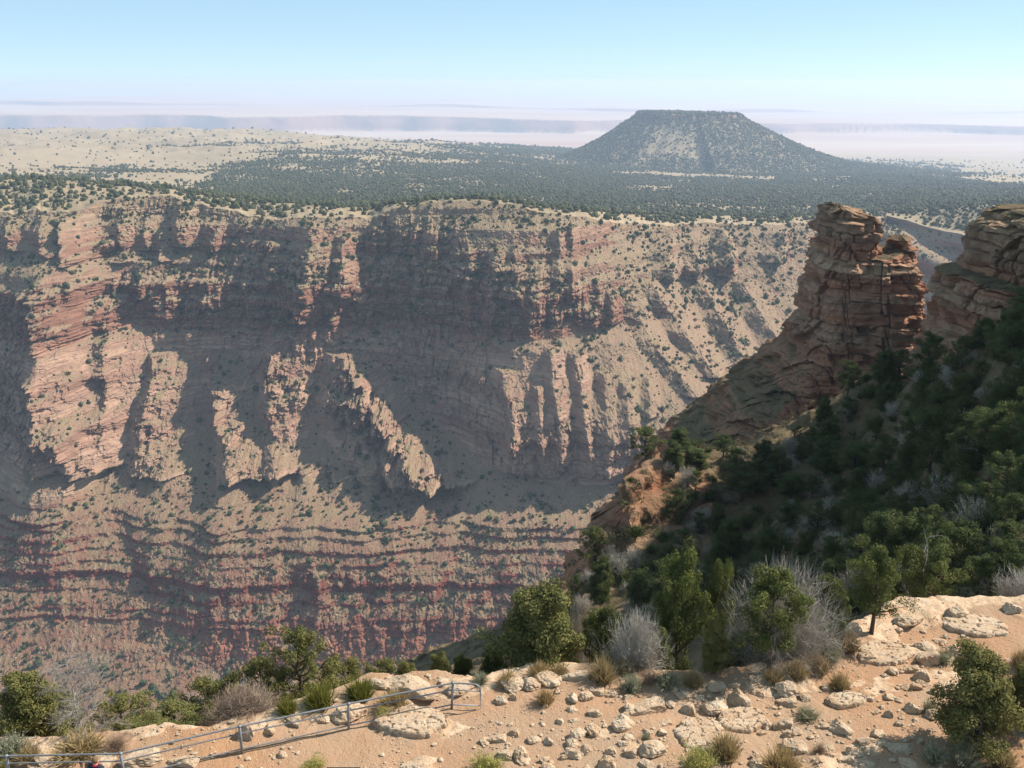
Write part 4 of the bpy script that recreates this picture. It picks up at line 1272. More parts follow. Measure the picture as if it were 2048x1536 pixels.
# ------------------------------------------------------------------ brush and trees of the shaded slope
spx, spy, sd = proj(SLOPEV)
def on_slope(px, py):
    d = (spx - px) ** 2 + (spy - py) ** 2
    near = np.where(d < 36, sd, 1e9)
    if near.min() > 1e8: k = np.argmin(d)
    else: k = np.argmin(near)
    return SLOPEV.reshape(-1, 3)[k].astype(float)
def px_size(P):
    return (P[1] * CP - P[2] * SP) / F_PX
SGRP = "trees scattered over the shaded slope"
ST = [  # base px, base py, top py, width, style, label
    (1965, 650, 548, 100, 'pinyon', "tall round tree on the slope crest in front of the banded cliff"),
    (2046, 640, 575, 80, 'pinyon', "green tree on the slope crest, half cut by the frame"),
    (1890, 700, 600, 90, 'open', "thin grey-green tree on the crest left of the tall round tree"),
    (2010, 745, 640, 120, 'pinyon', "broad dark tree below the tall round tree on the crest"),
    (1690, 795, 722, 50, 'pinyon', "small lone tree below the base of the rock pinnacle"),
    (1855, 960, 815, 95, 'pinyon', "tall bright-topped pinyon standing alone in the dark slope"),
    (1700, 945, 885, 110, 'pinyon', "wide low tree in the middle of the dark slope"),
    (1295, 908, 850, 90, 'open', "dark tree on the very tip of the rocky point"),
    (1385, 935, 893, 80, 'juniper', "bushy juniper just behind the tip of the rocky point"),
    (1350, 895, 855, 60, 'juniper', "low tree at the back of the rocky point"),
    (1447, 910, 868, 50, 'pinyon', "small yellow-green tree on the saddle beside the pinnacle foot"),
    (1720, 1105, 1010, 90, 'open', "pale spreading tree low on the slope above the grey bare thicket"),
    (1604, 1130, 1062, 55, 'juniper', "narrow pointed tree low on the dark slope"),
    (1205, 1190, 1118, 64, 'juniper', "yellow-green tree at the left foot of the slope"),
    (1960, 1040, 960, 110, 'pinyon', "dim tree low on the slope near the right frame edge"),
    (2010, 1120, 1040, 90, 'juniper', "dark juniper at the bottom right of the slope"),
    (1480, 1000, 930, 90, 'pinyon', "dark tree midway along the slope behind the rocky point"),
    (1800, 760, 700, 70, 'open', "open tree on the crest right of the pinnacle"),
    (1575, 1000, 945, 80, 'pinyon', "shaded tree in the hollow under the pinnacle"),
    (1880, 840, 780, 80, 'juniper', "dark round juniper high on the slope above the bright-topped pinyon"),
]
used = []
for i, (bx, by, ty_, w, style, lab) in enumerate(ST):
    P = on_slope(bx, by); used.append((bx, by))
    h = at(bx, ty_, P[1])[2] - P[2]
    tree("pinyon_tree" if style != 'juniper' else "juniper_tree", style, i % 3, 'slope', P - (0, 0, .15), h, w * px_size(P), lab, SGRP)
rq = random.Random(9)
cnt = 0
for _ in range(900):
    if cnt >= 95: break
    bx, by = rq.uniform(1090, 2060), rq.uniform(640, 1230)
    crest = np.interp(bx, [1090, 1140, 1235, 1350, 1560, 1700, 1850, 1960, 2060], [1230, 1170, 915, 900, 895, 790, 690, 640, 610])
    if by < crest + 8: continue
    P = on_slope(bx, by)
    if bx < 1345 and by < 1120: continue
    if any((bx - u) ** 2 + (by - v) ** 2 < 38 ** 2 for u, v in used): continue
    used.append((bx, by)); cnt += 1
    h = rq.uniform(1.8, 4.6); style = rq.choice(['pinyon', 'juniper', 'open'])
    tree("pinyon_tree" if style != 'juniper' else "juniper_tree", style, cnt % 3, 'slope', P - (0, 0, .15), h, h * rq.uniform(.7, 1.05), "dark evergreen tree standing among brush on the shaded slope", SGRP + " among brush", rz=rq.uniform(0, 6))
cnt = 0
for _ in range(2500):
    if cnt >= 380: break
    bx, by = rq.uniform(1060, 2060), rq.uniform(600, 1260)
    crest = np.interp(bx, [1060, 1140, 1235, 1350, 1560, 1700, 1850, 1960, 2060], [1260, 1170, 912, 890, 885, 775, 668, 618, 590])
    if by < crest or (bx < 1330 and by < 1110 and rq.random() < .8): continue
    P = on_slope(bx, by); cnt += 1
    r = rq.uniform(.6, 1.7)
    if rq.random() < .24: shrub("bare_shrub", 'grey', cnt % 3, P, r, r * 1.3, "bare grey-twigged shrub on the shaded slope", "bare shrubs on the shaded slope", rq.uniform(0, 6))
    else: shrub("brush_shrub", 'brush', cnt % 3, P - (0, 0, .05), r, r * .9, "low dark green brush on the shaded slope", "green brush on the shaded slope", rq.uniform(0, 6))

# continuous low scrub between them
sdens = np.clip(.25 + fbm2(SX / 6, SY / 6, 3, 451) * 1.4, 0, 1) * (1 - .8 * cliffy) / 2.2 * (SZ > -75)
P, r, c = sample_cells(SLOPEV.astype(float), sdens)
n = len(P)
V1, F1, t1 = _clump = leaves(rng.normal(size=(9, 3)) * (.42, .42, .2) + (0, 0, .3), np.full(9, .34), 22, .085, rng, rng.uniform(.1, .9, 9))
s = rng.gamma(3, .22, n).clip(.25, 1.5)
V, F, own = scatter([(V1, F1)], P, np.stack([s, s, s * rng.uniform(.7, 1.3, n)], -1), rng.uniform(0, 6.3, n))
tint = np.clip(np.tile(t1, n) * .6 + np.repeat(rng.uniform(0, .4, n), len(t1)), 0, 1)
tag(link("slope_scrub", mesh_from("slope_scrub", V, F, M["scrub"], attrs={"tint": tint})), "low mixed scrub covering the shaded slope between its trees", "scrub", kind="stuff")

# ------------------------------------------------------------------ trees along the rim edge
def edge_y(x):
    return float(np.interp(x, _ed[:, 0], _ed[:, 1]))
def beyond(px, d):
    """ground point d metres past the rim edge in the direction of a photo column"""
    x = 0.0
    for _ in range(6):
        y = edge_y(x) + d; x = at(px, 1340, y)[0]
    return np.array((x, y, ground_z(x, y)))
RT = [  # px, base py or None, metres past edge, top py, width px, style, variant, material, label
    (1540, 1345, 0, 1140, 150, 'pinyon', 0, 'pinyon', "rounded pinyon with a bare leaning trunk in front of the grey bare thicket"),
    (1742, 1268, 0, 1098, 118, 'pinyon', 1, 'pinyon', "two-stemmed pinyon rooted in a cleft of the pale ledge"),
    (1428, 1346, 0, 1232, 66, 'juniper', 0, 'juniper', "small dark juniper left of the rounded pinyon"),
    (1350, None, 3.0, 1108, 122, 'pinyon', 2, 'pinyon', "pinyon with pale dead limbs standing between the two grey thickets"),
    (1425, None, 4.0, 1130, 72, 'pinyon', 1, 'pinyon', "slim pinyon just left of the big grey thicket"),
    (1062, None, 1.6, 1168, 205, 'juniper', 1, 'juniper', "big yellow-green juniper spreading over the rim edge"),
    (1200, None, 3.0, 1208, 92, 'pinyon', 0, 'pinyon', "round green tree between the big juniper and the pale thicket"),
    (1120, None, 3.5, 1215, 90, 'juniper', 2, 'juniper', "shaded juniper tucked behind the big yellow-green one"),
    (600, None, 2.0, 1258, 120, 'open', 0, 'juniper', "thin pale-green pinyon with a dark crooked trunk behind the railing"),
    (530, None, 3.5, 1310, 90, 'open', 1, 'juniper', "sparse small tree left of the crooked pinyon"),
    (35, None, 1.5, 1345, 165, 'juniper', 2, 'juniper', "dense yellow-green juniper at the left frame edge"),
    (235, None, 3.0, 1392, 130, 'open', 2, 'juniper', "low juniper right of the grey dead tree"),
    (110, None, 4.5, 1385, 130, 'juniper', 0, 'juniper', "juniper showing behind the grey dead tree"),
    (330, None, 2.4, 1398, 130, 'open', 0, 'juniper', "scrubby juniper with pale dead twigs left of the purple-brown bush"),
    (410, None, 3.6, 1362, 110, 'open', 1, 'juniper', "straggling juniper behind the purple-brown bush"),
    (660, None, 3.0, 1330, 110, 'open', 2, 'juniper', "straggling small pinyon right of the crooked pinyon"),
    (880, None, 1.6, 1302, 62, 'juniper', 0, 'juniper', "small juniper rising just past the railing's rounded end"),
    (820, None, 2.2, 1322, 60, 'juniper', 1, 'juniper', "little juniper behind the long pale outcrop"),
    (990, None, 2.6, 1290, 80, 'juniper', 2, 'pinyon', "dark juniper at the left foot of the big yellow-green one"),
    (70, None, 3.2, 1400, 110, 'open', 1, 'juniper', "pale scrubby juniper between the left junipers"),
    (285, None, 1.2, 1432, 120, 'juniper', 0, 'juniper', "squat juniper just outside the pale rock slab"),
    (370, None, 1.4, 1425, 100, 'open', 2, 'juniper', "low grey-green pinyon left of the purple-brown bush's foot"),
    (455, None, 3.0, 1345, 90, 'open', 0, 'juniper', "thin pinyon rising behind the purple-brown bush"),
    (560, None, 2.6, 1345, 100, 'open', 2, 'juniper', "ragged pinyon in front of the crooked one"),
    (705, None, 3.4, 1318, 90, 'open', 0, 'juniper', "thin grey-green pinyon behind the spiky bushes"),
    (765, None, 3.0, 1312, 70, 'open', 1, 'juniper', "slender pinyon behind the outcrop's left end"),
    (925, None, 2.6, 1305, 60, 'juniper', 1, 'pinyon', "dark little juniper left of the big yellow-green one's skirt"),
    (1315, None, 1.6, 1255, 90, 'juniper', 1, 'pinyon', "dark green juniper right of the left thicket"),
    (1480, None, 1.8, 1262, 90, 'juniper', 2, 'pinyon', "dark juniper skirt at the big thicket's left foot"),
    (1645, None, 3.0, 1150, 80, 'open', 1, 'pinyon', "dim pinyon behind the big thicket's right side"),
    (1850, None, 3.0, 1100, 110, 'open', 2, 'pinyon', "gnarled pinyon with grey dead branches over the right rim"),
    (1800, None, 4.0, 1085, 90, 'open', 1, 'pinyon', "half-dead pinyon beside the two-stemmed one"),
    (1952, 1500, 0, 1308, 185, 'juniper', 1, 'juniper', "dense dark-green juniper bush on the bare ground at lower right"),
    (2040, 1455, 0, 1330, 110, 'juniper', 2, 'juniper', "juniper bush at the right frame edge beside the dense one"),
]
for px, by, d, ty_, w, style, k, mat, lab in RT:
    P = on_ground(px, by) if by else beyond(px, d)
    h = at(px, ty_, P[1])[2] - P[2]
    tree("pinyon_tree" if style != 'juniper' else "juniper_tree", style, k, mat, P - (0, 0, .1), h, w * px_size(P) * (1.3 if style == 'open' else 1.08), lab, "trees along the rim edge", rz=k * 2 + px * .01)

def big_shrub(name, kind, seed, px, by, d, ty_, w, label, n=330, spread=1.25, mat='twig'):
    P = on_ground(px, by) if by else beyond(px, d)
    h = .84 * (at(px, ty_, P[1])[2] - P[2]); r = w * px_size(P) / 2
    V, F, t = twig_mesh(seed, r, h, int(n * 1.5), spread, .2, thick=.008)
    return tag(link(name, mesh_from(name, V, F, M[mat], attrs={"tint": t}), loc=tuple(P - (0, 0, .1))), label, "shrub", "bare thickets along the rim")
big_shrub("bare_thicket", 'grey', 21, 1560, None, .9, 1112, 290, "big pale grey leafless thicket behind the rounded pinyon", 620, 1.45)
big_shrub("bare_thicket", 'grey', 22, 1272, None, .4, 1212, 150, "grey leafless thicket left of the small dark juniper", 420, 1.1)
big_shrub("bare_thicket", 'grey', 23, 2035, None, 1.0, 1138, 170, "silvery leafless bush over the rim at the right frame edge", 380, 1.3)
big_shrub("bare_thicket", 'brown', 24, 485, None, .6, 1368, 185, "purple-brown leafless bush behind the railing", 520, 1.5, 'brown')
big_shrub("bare_thicket", 'grey', 25, 1150, None, 4.0, 1190, 90, "small grey bare bush in shade behind the big juniper", 200, 1.2)
# dead trees
def dead_tree(seed, P, h, w, label, nb=14, side=4, fine=0, name="dead_tree", thick=.024):
    (V, F), segs = dead_mesh(seed, h, w, nb, side, thick)
    root = tag(link(name, mesh_from(name, V, F, M["dead"], smooth=True), loc=tuple(P)), label, "dead tree")
    return root
P = beyond(152, .5); dead_tree(31, P - (0, 0, .1), at(152, 1305, P[1])[2] - P[2], 165 * px_size(P), "grey dead tree full of fine twigs near the left frame edge", 22, 8, thick=.018)
P = beyond(1815, 3.2); dead_tree(32, P, at(1815, 1072, P[1])[2] - P[2], 90 * px_size(P), "bleached snag with forked limbs above the half-dead pinyon", 9, 2)
P = on_slope(1228, 1110); dead_tree(33, P, 3.0, 2.6, "pale bare snag at the left foot of the shaded slope", 8, 2)
P = on_slope(1372, 1015); dead_tree(34, P, 2.4, 2.6, "pale bare snag halfway up the shaded slope", 9, 3)
P = on_slope(1985, 820); dead_tree(35, P, 2.8, 2.4, "grey snag high on the slope at the right", 9, 3)
P = on_slope(1780, 790); dead_tree(36, P, 2.6, 2.4, "grey snag near the slope crest", 9, 3)
P = on_slope(1800, 1120); dead_tree(37, P, 2.6, 2.8, "twisted dead limbs at the bottom of the slope", 9, 3)

# ------------------------------------------------------------------ low shrubs on the bare rim
LS = [  # px, base py, width, height, kind, label
    (1205, 1362, 74, 52, 'dry', "tan-topped round shrub among rocks right of the big juniper"),
    (1090, 1408, 54, 34, 'dry', "round tan shrub on the dirt right of the railing end"),
    (790, 1412, 96, 34, 'dry', "wide tan and grey shrub behind the railing's upper part"),
    (1678, 1378, 58, 38, 'dry', "lone tan shrub casting a shadow on open dirt"),
    (1640, 1345, 56, 40, 'dry', "green-bellied tan shrub at the thicket's right foot"),
    (1692, 1298, 86, 36, 'dry', "golden grass clump below the two-stemmed pinyon"),
    (1592, 1352, 74, 34, 'dry', "tan brush at the foot of the rounded pinyon"),
    (1545, 1362, 60, 28, 'dry', "short tan brush left of the rounded pinyon's foot"),
    (1660, 1322, 58, 34, 'sage', "blue-grey sage at the thicket's right edge"),
    (1452, 1516, 88, 58, 'dry', "olive-tan round shrub beside the big flat slab"),
    (1562, 1540, 112, 48, 'dry', "broad tan-green shrub on the bottom edge"),
    (1398, 1545, 84, 50, 'yellow', "yellow-green shrub at the bottom right of centre"),
    (972, 1545, 84, 34, 'yellow', "yellow-green shrub cut by the bottom edge"),
    (628, 1542, 64, 24, 'yellow', "small yellow-green shrub left of the information panel"),
    (1615, 1436, 62, 22, 'sage', "low flat grey-green shrub on the dirt"),
    (1886, 1326, 44, 26, 'sage', "green shrub between stacked boulders"),
    (2042, 1335, 66, 40, 'dry', "grey-tan shrub at the right frame edge"),
    (1868, 1525, 64, 40, 'sage', "pale green sage left of the tan grass at lower right"),
    (1925, 1530, 90, 48, 'sage', "pale sage clump under the dense juniper bush"),
    (2005, 1534, 90, 40, 'dry', "tan tuft in the bottom right corner"),
    (1857, 1425, 36, 28, 'sage', "small sage wedged beside boulders left of the dense juniper"),
    (1262, 1382, 60, 34, 'sage', "grey-green sage below the left thicket"),
    (1335, 1372, 66, 30, 'sage', "shaded sage between the thickets"),
    (1385, 1368, 64, 30, 'dry', "shaded dry shrub under the small dark juniper"),
    (1300, 1368, 60, 28, 'brown', "dark brown twiggy shrub below the left thicket"),
    (160, 1502, 150, 32, 'dry', "long golden grass clump below the dead tree"),
    (235, 1500, 80, 34, 'brown', "brown twiggy shrub right of the golden grass"),
    (20, 1510, 90, 38, 'sage', "grey shrub at the left frame edge"),
    (60, 1518, 70, 30, 'dry', "dry tan shrub near the left frame edge"),
    (5, 1536, 50, 28, 'yellow', "bright green shrub in the bottom left corner"),
    (1292, 1480, 26, 16, 'sage', "tiny grey-green plant on cobbly rocks"),
    (1250, 1345, 50, 30, 'dry', "tan tuft behind the round tan-topped shrub"),
    (640, 1412, 96, 48, 'ephedra', "bright green spiky bush right of the purple-brown bush"),
    (722, 1398, 90, 44, 'ephedra', "bright green spiky bush behind the pale outcrop's left end"),
    (575, 1428, 66, 38, 'ephedra', "small spiky green bush at the purple-brown bush's right"),
    (770, 1440, 44, 26, 'yellow', "small pale plant between the railing's rails"),
    (960, 1366, 44, 22, 'sage', "little green plant just past the railing end"),
    (1015, 1372, 60, 34, 'dry', "tan tuft on the rim left of the big juniper"),
    (1080, 1352, 70, 30, 'dry', "tan grass on the orange ledge under the big juniper"),
    (1120, 1348, 50, 24, 'dry', "small tan tuft on the ledge under the big juniper"),
    (1640, 1508, 50, 24, 'brown', "low reddish twiggy shrub among rocks at the bottom"),
]
for i, (px, by, w, hpx, kind, lab) in enumerate(LS):
    P = on_ground(px, by); u = px_size(P)
    shrub({'dry': 'dry_shrub', 'sage': 'sage_shrub', 'yellow': 'rabbitbrush', 'ephedra': 'green_bush', 'brown': 'twiggy_shrub'}[kind], kind, i % 3, P - (0, 0, .03), w * u / 2.1, hpx * u * 1.05, lab, "low shrubs on the rim", i * 1.3)

# ------------------------------------------------------------------ loose rocks on the bare rim: px, base py, width, height (photo pixels), label
RK = [
    (1292, 1428, 116, 42, "long cobbly slab of limestone left of centre-right, with a shaded left end"),
    (1377, 1430, 42, 30, "knobbly rock wedged at the left of the tilted block"),
    (1427, 1432, 62, 34, "tilted pale block with a dark orange underside"),
    (1482, 1418, 66, 50, "rounded upright boulder, tallest in the middle of the dirt"),
    (1434, 1384, 40, 30, "grey lichen-covered rock in tree shade"),
    (1365, 1396, 40, 22, "small tan rock above the knobbly wedge"),
    (1573, 1388, 60, 32, "low cobbly rock in the shade of the rounded pinyon"),
    (1573, 1410, 50, 26, "pale angular block below the shaded cobbly rock"),
    (1611, 1402, 30, 20, None), (1665, 1412, 30, 26, "small mottled rock below the lone tan shrub"),
    (1567, 1462, 52, 42, "round grey-white boulder casting a dark shadow to its left"),
    (1575, 1476, 30, 20, None),
    (1583, 1506, 64, 34, "blocky pale boulder near the bottom right of centre"),
    (1684, 1468, 66, 32, "elongated pale rock lying diagonally on the dirt"),
    (1648, 1456, 24, 14, None), (1656, 1502, 40, 20, "brown-sided rock below the elongated pale one"),
    (1708, 1512, 42, 22, None), (1694, 1524, 34, 18, None), (1738, 1534, 34, 18, None), (1754, 1474, 36, 20, "dark grey rock lying in the juniper's shadow"),
    (1754, 1430, 22, 16, None), (1777, 1436, 26, 22, "small split rock alone on the dirt"),
    (1913, 1240, 56, 34, "pale boulder sitting on the ledge at the right"),
    (2026, 1228, 44, 30, "boulder on the ledge by the right frame edge"),
    (1815, 1248, 66, 28, "long pale outcrop beside the two-stemmed pinyon"),
    (1880, 1288, 34, 18, "dark-topped rock crowning the boulder pile"), (1850, 1300, 54, 20, None),
    (1853, 1326, 58, 38, "large cobbly boulder of the pile left of the green shrub"),
    (1912, 1318, 48, 38, "pale slanting boulder at the right of the boulder pile"),
    (1783, 1350, 28, 24, "lone squat rock left of the boulder pile"),
    (1823, 1348, 42, 28, "pale boulder below the large cobbly one"), (1845, 1362, 44, 28, None), (1839, 1374, 26, 18, None),
    (1828, 1428, 42, 28, "brown-sided boulder left of the small sage"), (1864, 1436, 32, 24, None),
    (1800, 1500, 76, 16, "flat dark slab in the juniper's shadow"), (1815, 1532, 44, 18, None), (2040, 1446, 26, 26, None),
    (1027, 1382, 58, 40, "big pale boulder on the rim right of the railing end"),
    (1095, 1368, 72, 34, "orange-stained ledge block under the big juniper"),
    (1154, 1360, 66, 28, "layered flat ledge rock right of the big juniper"),
    (1027, 1402, 22, 20, "small upright stone beside the big pale rim boulder"), (1000, 1412, 32, 26, None), (1147, 1406, 38, 24, "dark-sided rock on the dirt below the layered ledge"),
    (1172, 1400, 32, 22, None), (1222, 1394, 42, 22, None), (1143, 1424, 26, 14, None), (1188, 1430, 34, 20, None), (1150, 1446, 26, 14, None),
    (1185, 1470, 40, 32, "round dark-topped boulder left of the cobbly slab"), (996, 1486, 46, 26, "pointed rock alone on dirt below the railing end"),
    (1029, 1472, 32, 18, None), (1065, 1488, 34, 18, None), (1099, 1490, 28, 20, None), (1154, 1478, 40, 28, None), (1147, 1518, 48, 36, "chunky tan boulder low at the middle"), (1171, 1508, 28, 26, None),
    (1013, 1514, 42, 22, "flat pale rock above the bottom yellow-green shrub"), (1092, 1526, 30, 18, None), (1045, 1526, 40, 18, None),
    (832, 1544, 66, 30, "rough dark-shadowed boulder cut by the bottom edge"), (1212, 1538, 42, 30, None), (1240, 1466, 50, 32, "pale cobbly boulder below the long slab"), (1252, 1450, 54, 22, None),
    (1304, 1512, 58, 40, "lumpy pale boulder holding a tiny plant"), (1250, 1494, 36, 22, None), (1216, 1532, 38, 26, None), (1262, 1512, 34, 24, None), (1516, 1522, 36, 26, None),
    (1255, 1480, 30, 16, None), (1330, 1452, 40, 18, None), (1222, 1510, 34, 20, None), (1290, 1536, 40, 20, None),
    (829, 1392, 176, 40, "long pale outcrop stretched along the rim behind the railing"),
    (699, 1442, 74, 46, "pale stepped block behind the railing's middle post"),
    (640, 1444, 60, 28, None), (565, 1516, 24, 18, "single round stone on the dirt under the railing"), (282, 1524, 100, 34, "wide pale rock slab outside the railing at lower left"),
    (90, 1528, 44, 30, None), (208, 1528, 64, 26, "pale rock just right of the person"), (372, 1532, 74, 28, "low pale rock under the railing rails"), (495, 1478, 46, 42, "upright pale rock at the purple-brown bush's foot"),
    (585, 1450, 44, 26, None), (540, 1470, 40, 26, None), (920, 1384, 60, 24, None), (760, 1376, 60, 28, "pale rock at the outcrop's left end"), (1060, 1376, 44, 26, None), (1196, 1388, 36, 18, None),
    (1400, 1400, 26, 14, None), (1340, 1412, 30, 14, None), (1470, 1376, 30, 18, None), (1520, 1392, 30, 14, None), (1500, 1432, 34, 18, None), (1545, 1420, 24, 12, None),
]
for i, (px, by, w, hpx, lab) in enumerate(RK):
    P = on_ground(px, by - hpx * .18); u = px_size(P)
    w_, h_ = w * u * 1.05, hpx * u * 1.0
    grp = "pale rocks lying on the rim"
    if lab is None:
        grp = "small plain rocks on the rim " + ("left of the juniper bush" if px > 1560 else "right of the railing" if px > 985 else "beside the railing")
        lab = "small plain tan rock on the " + ("dirt left of the dense juniper bush" if px > 1560 else "dirt right of the railing" if px > 985 else "ground beside the railing")
    rock(P + (0, 0, h_ * .12), w_, min(w_ * .8, .5 + .3 * w_), max(h_, .35 * min(w_, 1.2)) * 1.05, random.Random(i).uniform(-.5, .5), i, lab, grp)
rk = random.Random(77)
for i in range(250):
    for _ in range(30):
        px, py = rk.uniform(960, 2050), rk.uniform(1370, 1540)
        if py > np.interp(px, [960, 1500, 1700, 1850, 2048], [1370, 1380, 1320, 1260, 1235]): break
    P = on_ground(px, py); w_ = .09 + rk.expovariate(1 / .15); w_ = min(w_, .75)
    rock(P + (0, 0, w_ * .06), w_, w_ * rk.uniform(.6, .95), w_ * rk.uniform(.5, .8), rk.uniform(0, 6), i * 3 + 1, "small loose stone scattered on the orange dirt", "loose stones on the dirt", "loose_stone")
# flat bedrock slabs breaking through the dirt
def flat_mesh(seed):
    rs = np.random.RandomState(seed)
    V, F = ico(5)
    a = np.arctan2(V[:, 1], V[:, 0])
    r = 1 + .22 * fbm2(np.cos(a) * 1.6 + seed, np.sin(a) * 1.6, 3, seed) + .08 * fbm2(np.cos(a) * 7, np.sin(a) * 7 + seed, 2, seed + 1)
    V = V * np.stack([r, r, 1 + 0 * r], -1)
    V[:, 2] = np.tanh(V[:, 2] * 3.2) * .9 + .10 * fbm2(V[:, 0] * 2.5, V[:, 1] * 2.5 + seed, 4, seed + 2, .6)
    q = cell2(V[:, 0] * 2.1, V[:, 1] * 2.6, seed + 3)
    V[:, 2] -= .35 * sstep(.09, 0, q[1] - q[0]) - .25 * (q[2] - .5)
    return V, F
for i, (px, by, w, dp, lab) in enumerate([(1402, 1482, 108, 1.7, "big flat slab of tan bedrock beside the olive-tan round shrub"), (1482, 1452, 104, 1.2, "flat slab of tan bedrock touching the big flat slab"),
                                          (1768, 1318, 120, 1.5, "broad low bedrock slab left of the boulder pile"), (820, 1452, 150, 1.5, "low pale bedrock slab in the dirt under the railing"),
                                          (1690, 1412, 90, .8, "thin bedrock slab below the lone tan shrub"), (1950, 1262, 130, 1.6, "wide bedrock shelf between the two ledge boulders")]):
    P = on_ground(px, by - 8); w_ = w * px_size(P)
    tag(link("flat_boulder", mesh_from("flat_boulder", *flat_mesh(900 + i * 5), M["stone"]), loc=tuple(P + (0, 0, .02)), rot=(.04, .0, rk.uniform(-.4, .4)), scl=(w_ / 2, dp / 2, .20)), lab, "rock", "bedrock slabs on the rim")
# gravel
n = 9000
gx_, gy_ = rng.uniform(-16, 19, n), rng.uniform(24.5, 37, n)
keep = gy_ < np.interp(gx_, _ed[:, 0], _ed[:, 1]) - .1
keep &= fbm2(gx_ / 2.2, gy_ / 2.2, 3, 671) + rng.uniform(-.3, .3, n) > -.1
gx_, gy_ = gx_[keep], gy_[keep]
gz_ = bilin(GROUNDV[..., 2], (gx_ - ggx[0]) / .085, (gy_ - ggy[0]) / .085)
s = .015 + rng.exponential(.022, len(gx_))
GT = [(v * (1, .8, .6), f) for v, f in (ico(1, 90 + i, .25) for i in range(4))]
V, F, own = scatter(GT, np.stack([gx_, gy_, gz_ + s * .2], -1), np.stack([s, s, s], -1), rng.uniform(0, 6.3, len(s)))
tag(link("gravel", mesh_from("gravel", V, F, M["stone"])), "fine pale gravel over the dirt of the rim", "gravel", kind="stuff")

# ------------------------------------------------------------------ metal railing along the edge
posts = [(-230, 1572), (20, 1568), (250, 1564), (485, 1507), (697, 1460), (903, 1418), (961, 1420)]
PP = [on_ground(*p) for p in posts]
rail = tag(link("metal_railing", None, loc=tuple(PP[3])), "grey pipe railing of three rails with a rounded end along the rim", "railing")
org = PP[3]
lean = [(.0, .02), (.03, 0), (-.03, .02), (-.02, .0), (.05, .0), (.06, .03), (0, 0)]
HT_ = 1.0
tops = [p + (l[0], l[1], HT_) for p, l in zip(PP, lean)]
for i, (p, t_) in enumerate(zip(PP, tops)):
    if i == len(PP) - 1: continue
    V, f, tri = polytube([p - (0, 0, .2) - org, p * .5 + t_ * .5 - org, t_ - org], .045 if i not in (1, 2) else .05, 10)
    cv, cf, ct = polytube([t_ - org - (0, 0, .02), t_ - org + (0, 0, .035)], .058, 10)
    V2, F2 = merge([(V, [f, tri])])
    po = link("post", mesh_from("post", V2, F2, M["metal"], smooth=True), rail, loc=(0, 0, 0))
    c2v, c2f = merge([(cv, [cf, ct])])
    link("post_cap", mesh_from("post_cap", c2v, c2f, M["metal"], smooth=True), po)
e = tops[-1]; dirv = (tops[-1] - tops[-2]); dirv /= np.linalg.norm(dirv)
arc = [e - dirv * .22 * (1 - math.sin(a)) - np.array((0, 0, .22 * (1 - math.cos(a)))) for a in np.linspace(0, math.pi / 2, 7)]
toprail = tops[:-1] + arc + [PP[-1] - (0, 0, .15)]
V, f, tri = polytube(np.array(toprail) - org, .031, 8)
link("top_rail", mesh_from("top_rail", *merge([(V, [f, tri])]), M["metal"], smooth=True), rail)
for hgt in (.74, .17):
    pts = [p + np.array((l[0], l[1], 0)) * hgt + (0, 0, hgt) for p, l in zip(PP, lean)]
    V, f, tri = polytube(np.array(pts) - org, .023, 8)
    link("lower_rail", mesh_from("lower_rail", *merge([(V, [f, tri])]), M["metal"], smooth=True), rail)

# ------------------------------------------------------------------ information panel, only its top edge in the picture
P = on_plane(687, 1531, G0 + .95)
sg = tag(link("information_panel", None, loc=(P[0], P[1] - .25, ground_z(P[0], P[1] - .25))), "slanted information panel with black frame at the bottom edge", "sign")
def box(x0, x1, y0, y1, z0, z1):
    V = np.array([(x, y, z) for x in (x0, x1) for y in (y0, y1) for z in (z0, z1)], float)
    return V, np.array([(0, 1, 3, 2), (4, 6, 7, 5), (0, 4, 5, 1), (2, 3, 7, 6), (0, 2, 6, 4), (1, 5, 7, 3)])
def tilt(V, a, z):
    c, s_ = math.cos(a), math.sin(a)
    return np.stack([V[:, 0], V[:, 1] * c - V[:, 2] * s_, V[:, 1] * s_ + V[:, 2] * c + z], -1)
blk = mat_plain("black_enamel", (.02, .02, .022), rough=.5); grn = mat_plain("panel_print", (.42, .44, .18), (.30, .34, .16), 3, .5)
fr = merge([(box(-.5, .5, .27, .32, -.02, .03)[0], [box(0, 1, 0, 1, 0, 1)[1]]), (box(-.5, .5, -.32, -.27, -.02, .03)[0], [box(0, 1, 0, 1, 0, 1)[1]]),
            (box(-.5, -.45, -.27, .27, -.02, .03)[0], [box(0, 1, 0, 1, 0, 1)[1]]), (box(.45, .5, -.27, .27, -.02, .03)[0], [box(0, 1, 0, 1, 0, 1)[1]])])
link("frame", mesh_from("frame", tilt(fr[0], R(35), .76), fr[1], blk), sg)
bx_ = box(-.45, .45, -.27, .27, -.015, .015)
link("panel", mesh_from("panel", tilt(bx_[0], R(35), .76), bx_[1], grn), sg)
for sx in (-.36, .36):
    V, f, tri = polytube([(sx, 0, -.2), (sx, .0, .74)], .035, 10)
    link("leg", mesh_from("leg", *merge([(V, [f, tri])]), blk, smooth=True), sg)

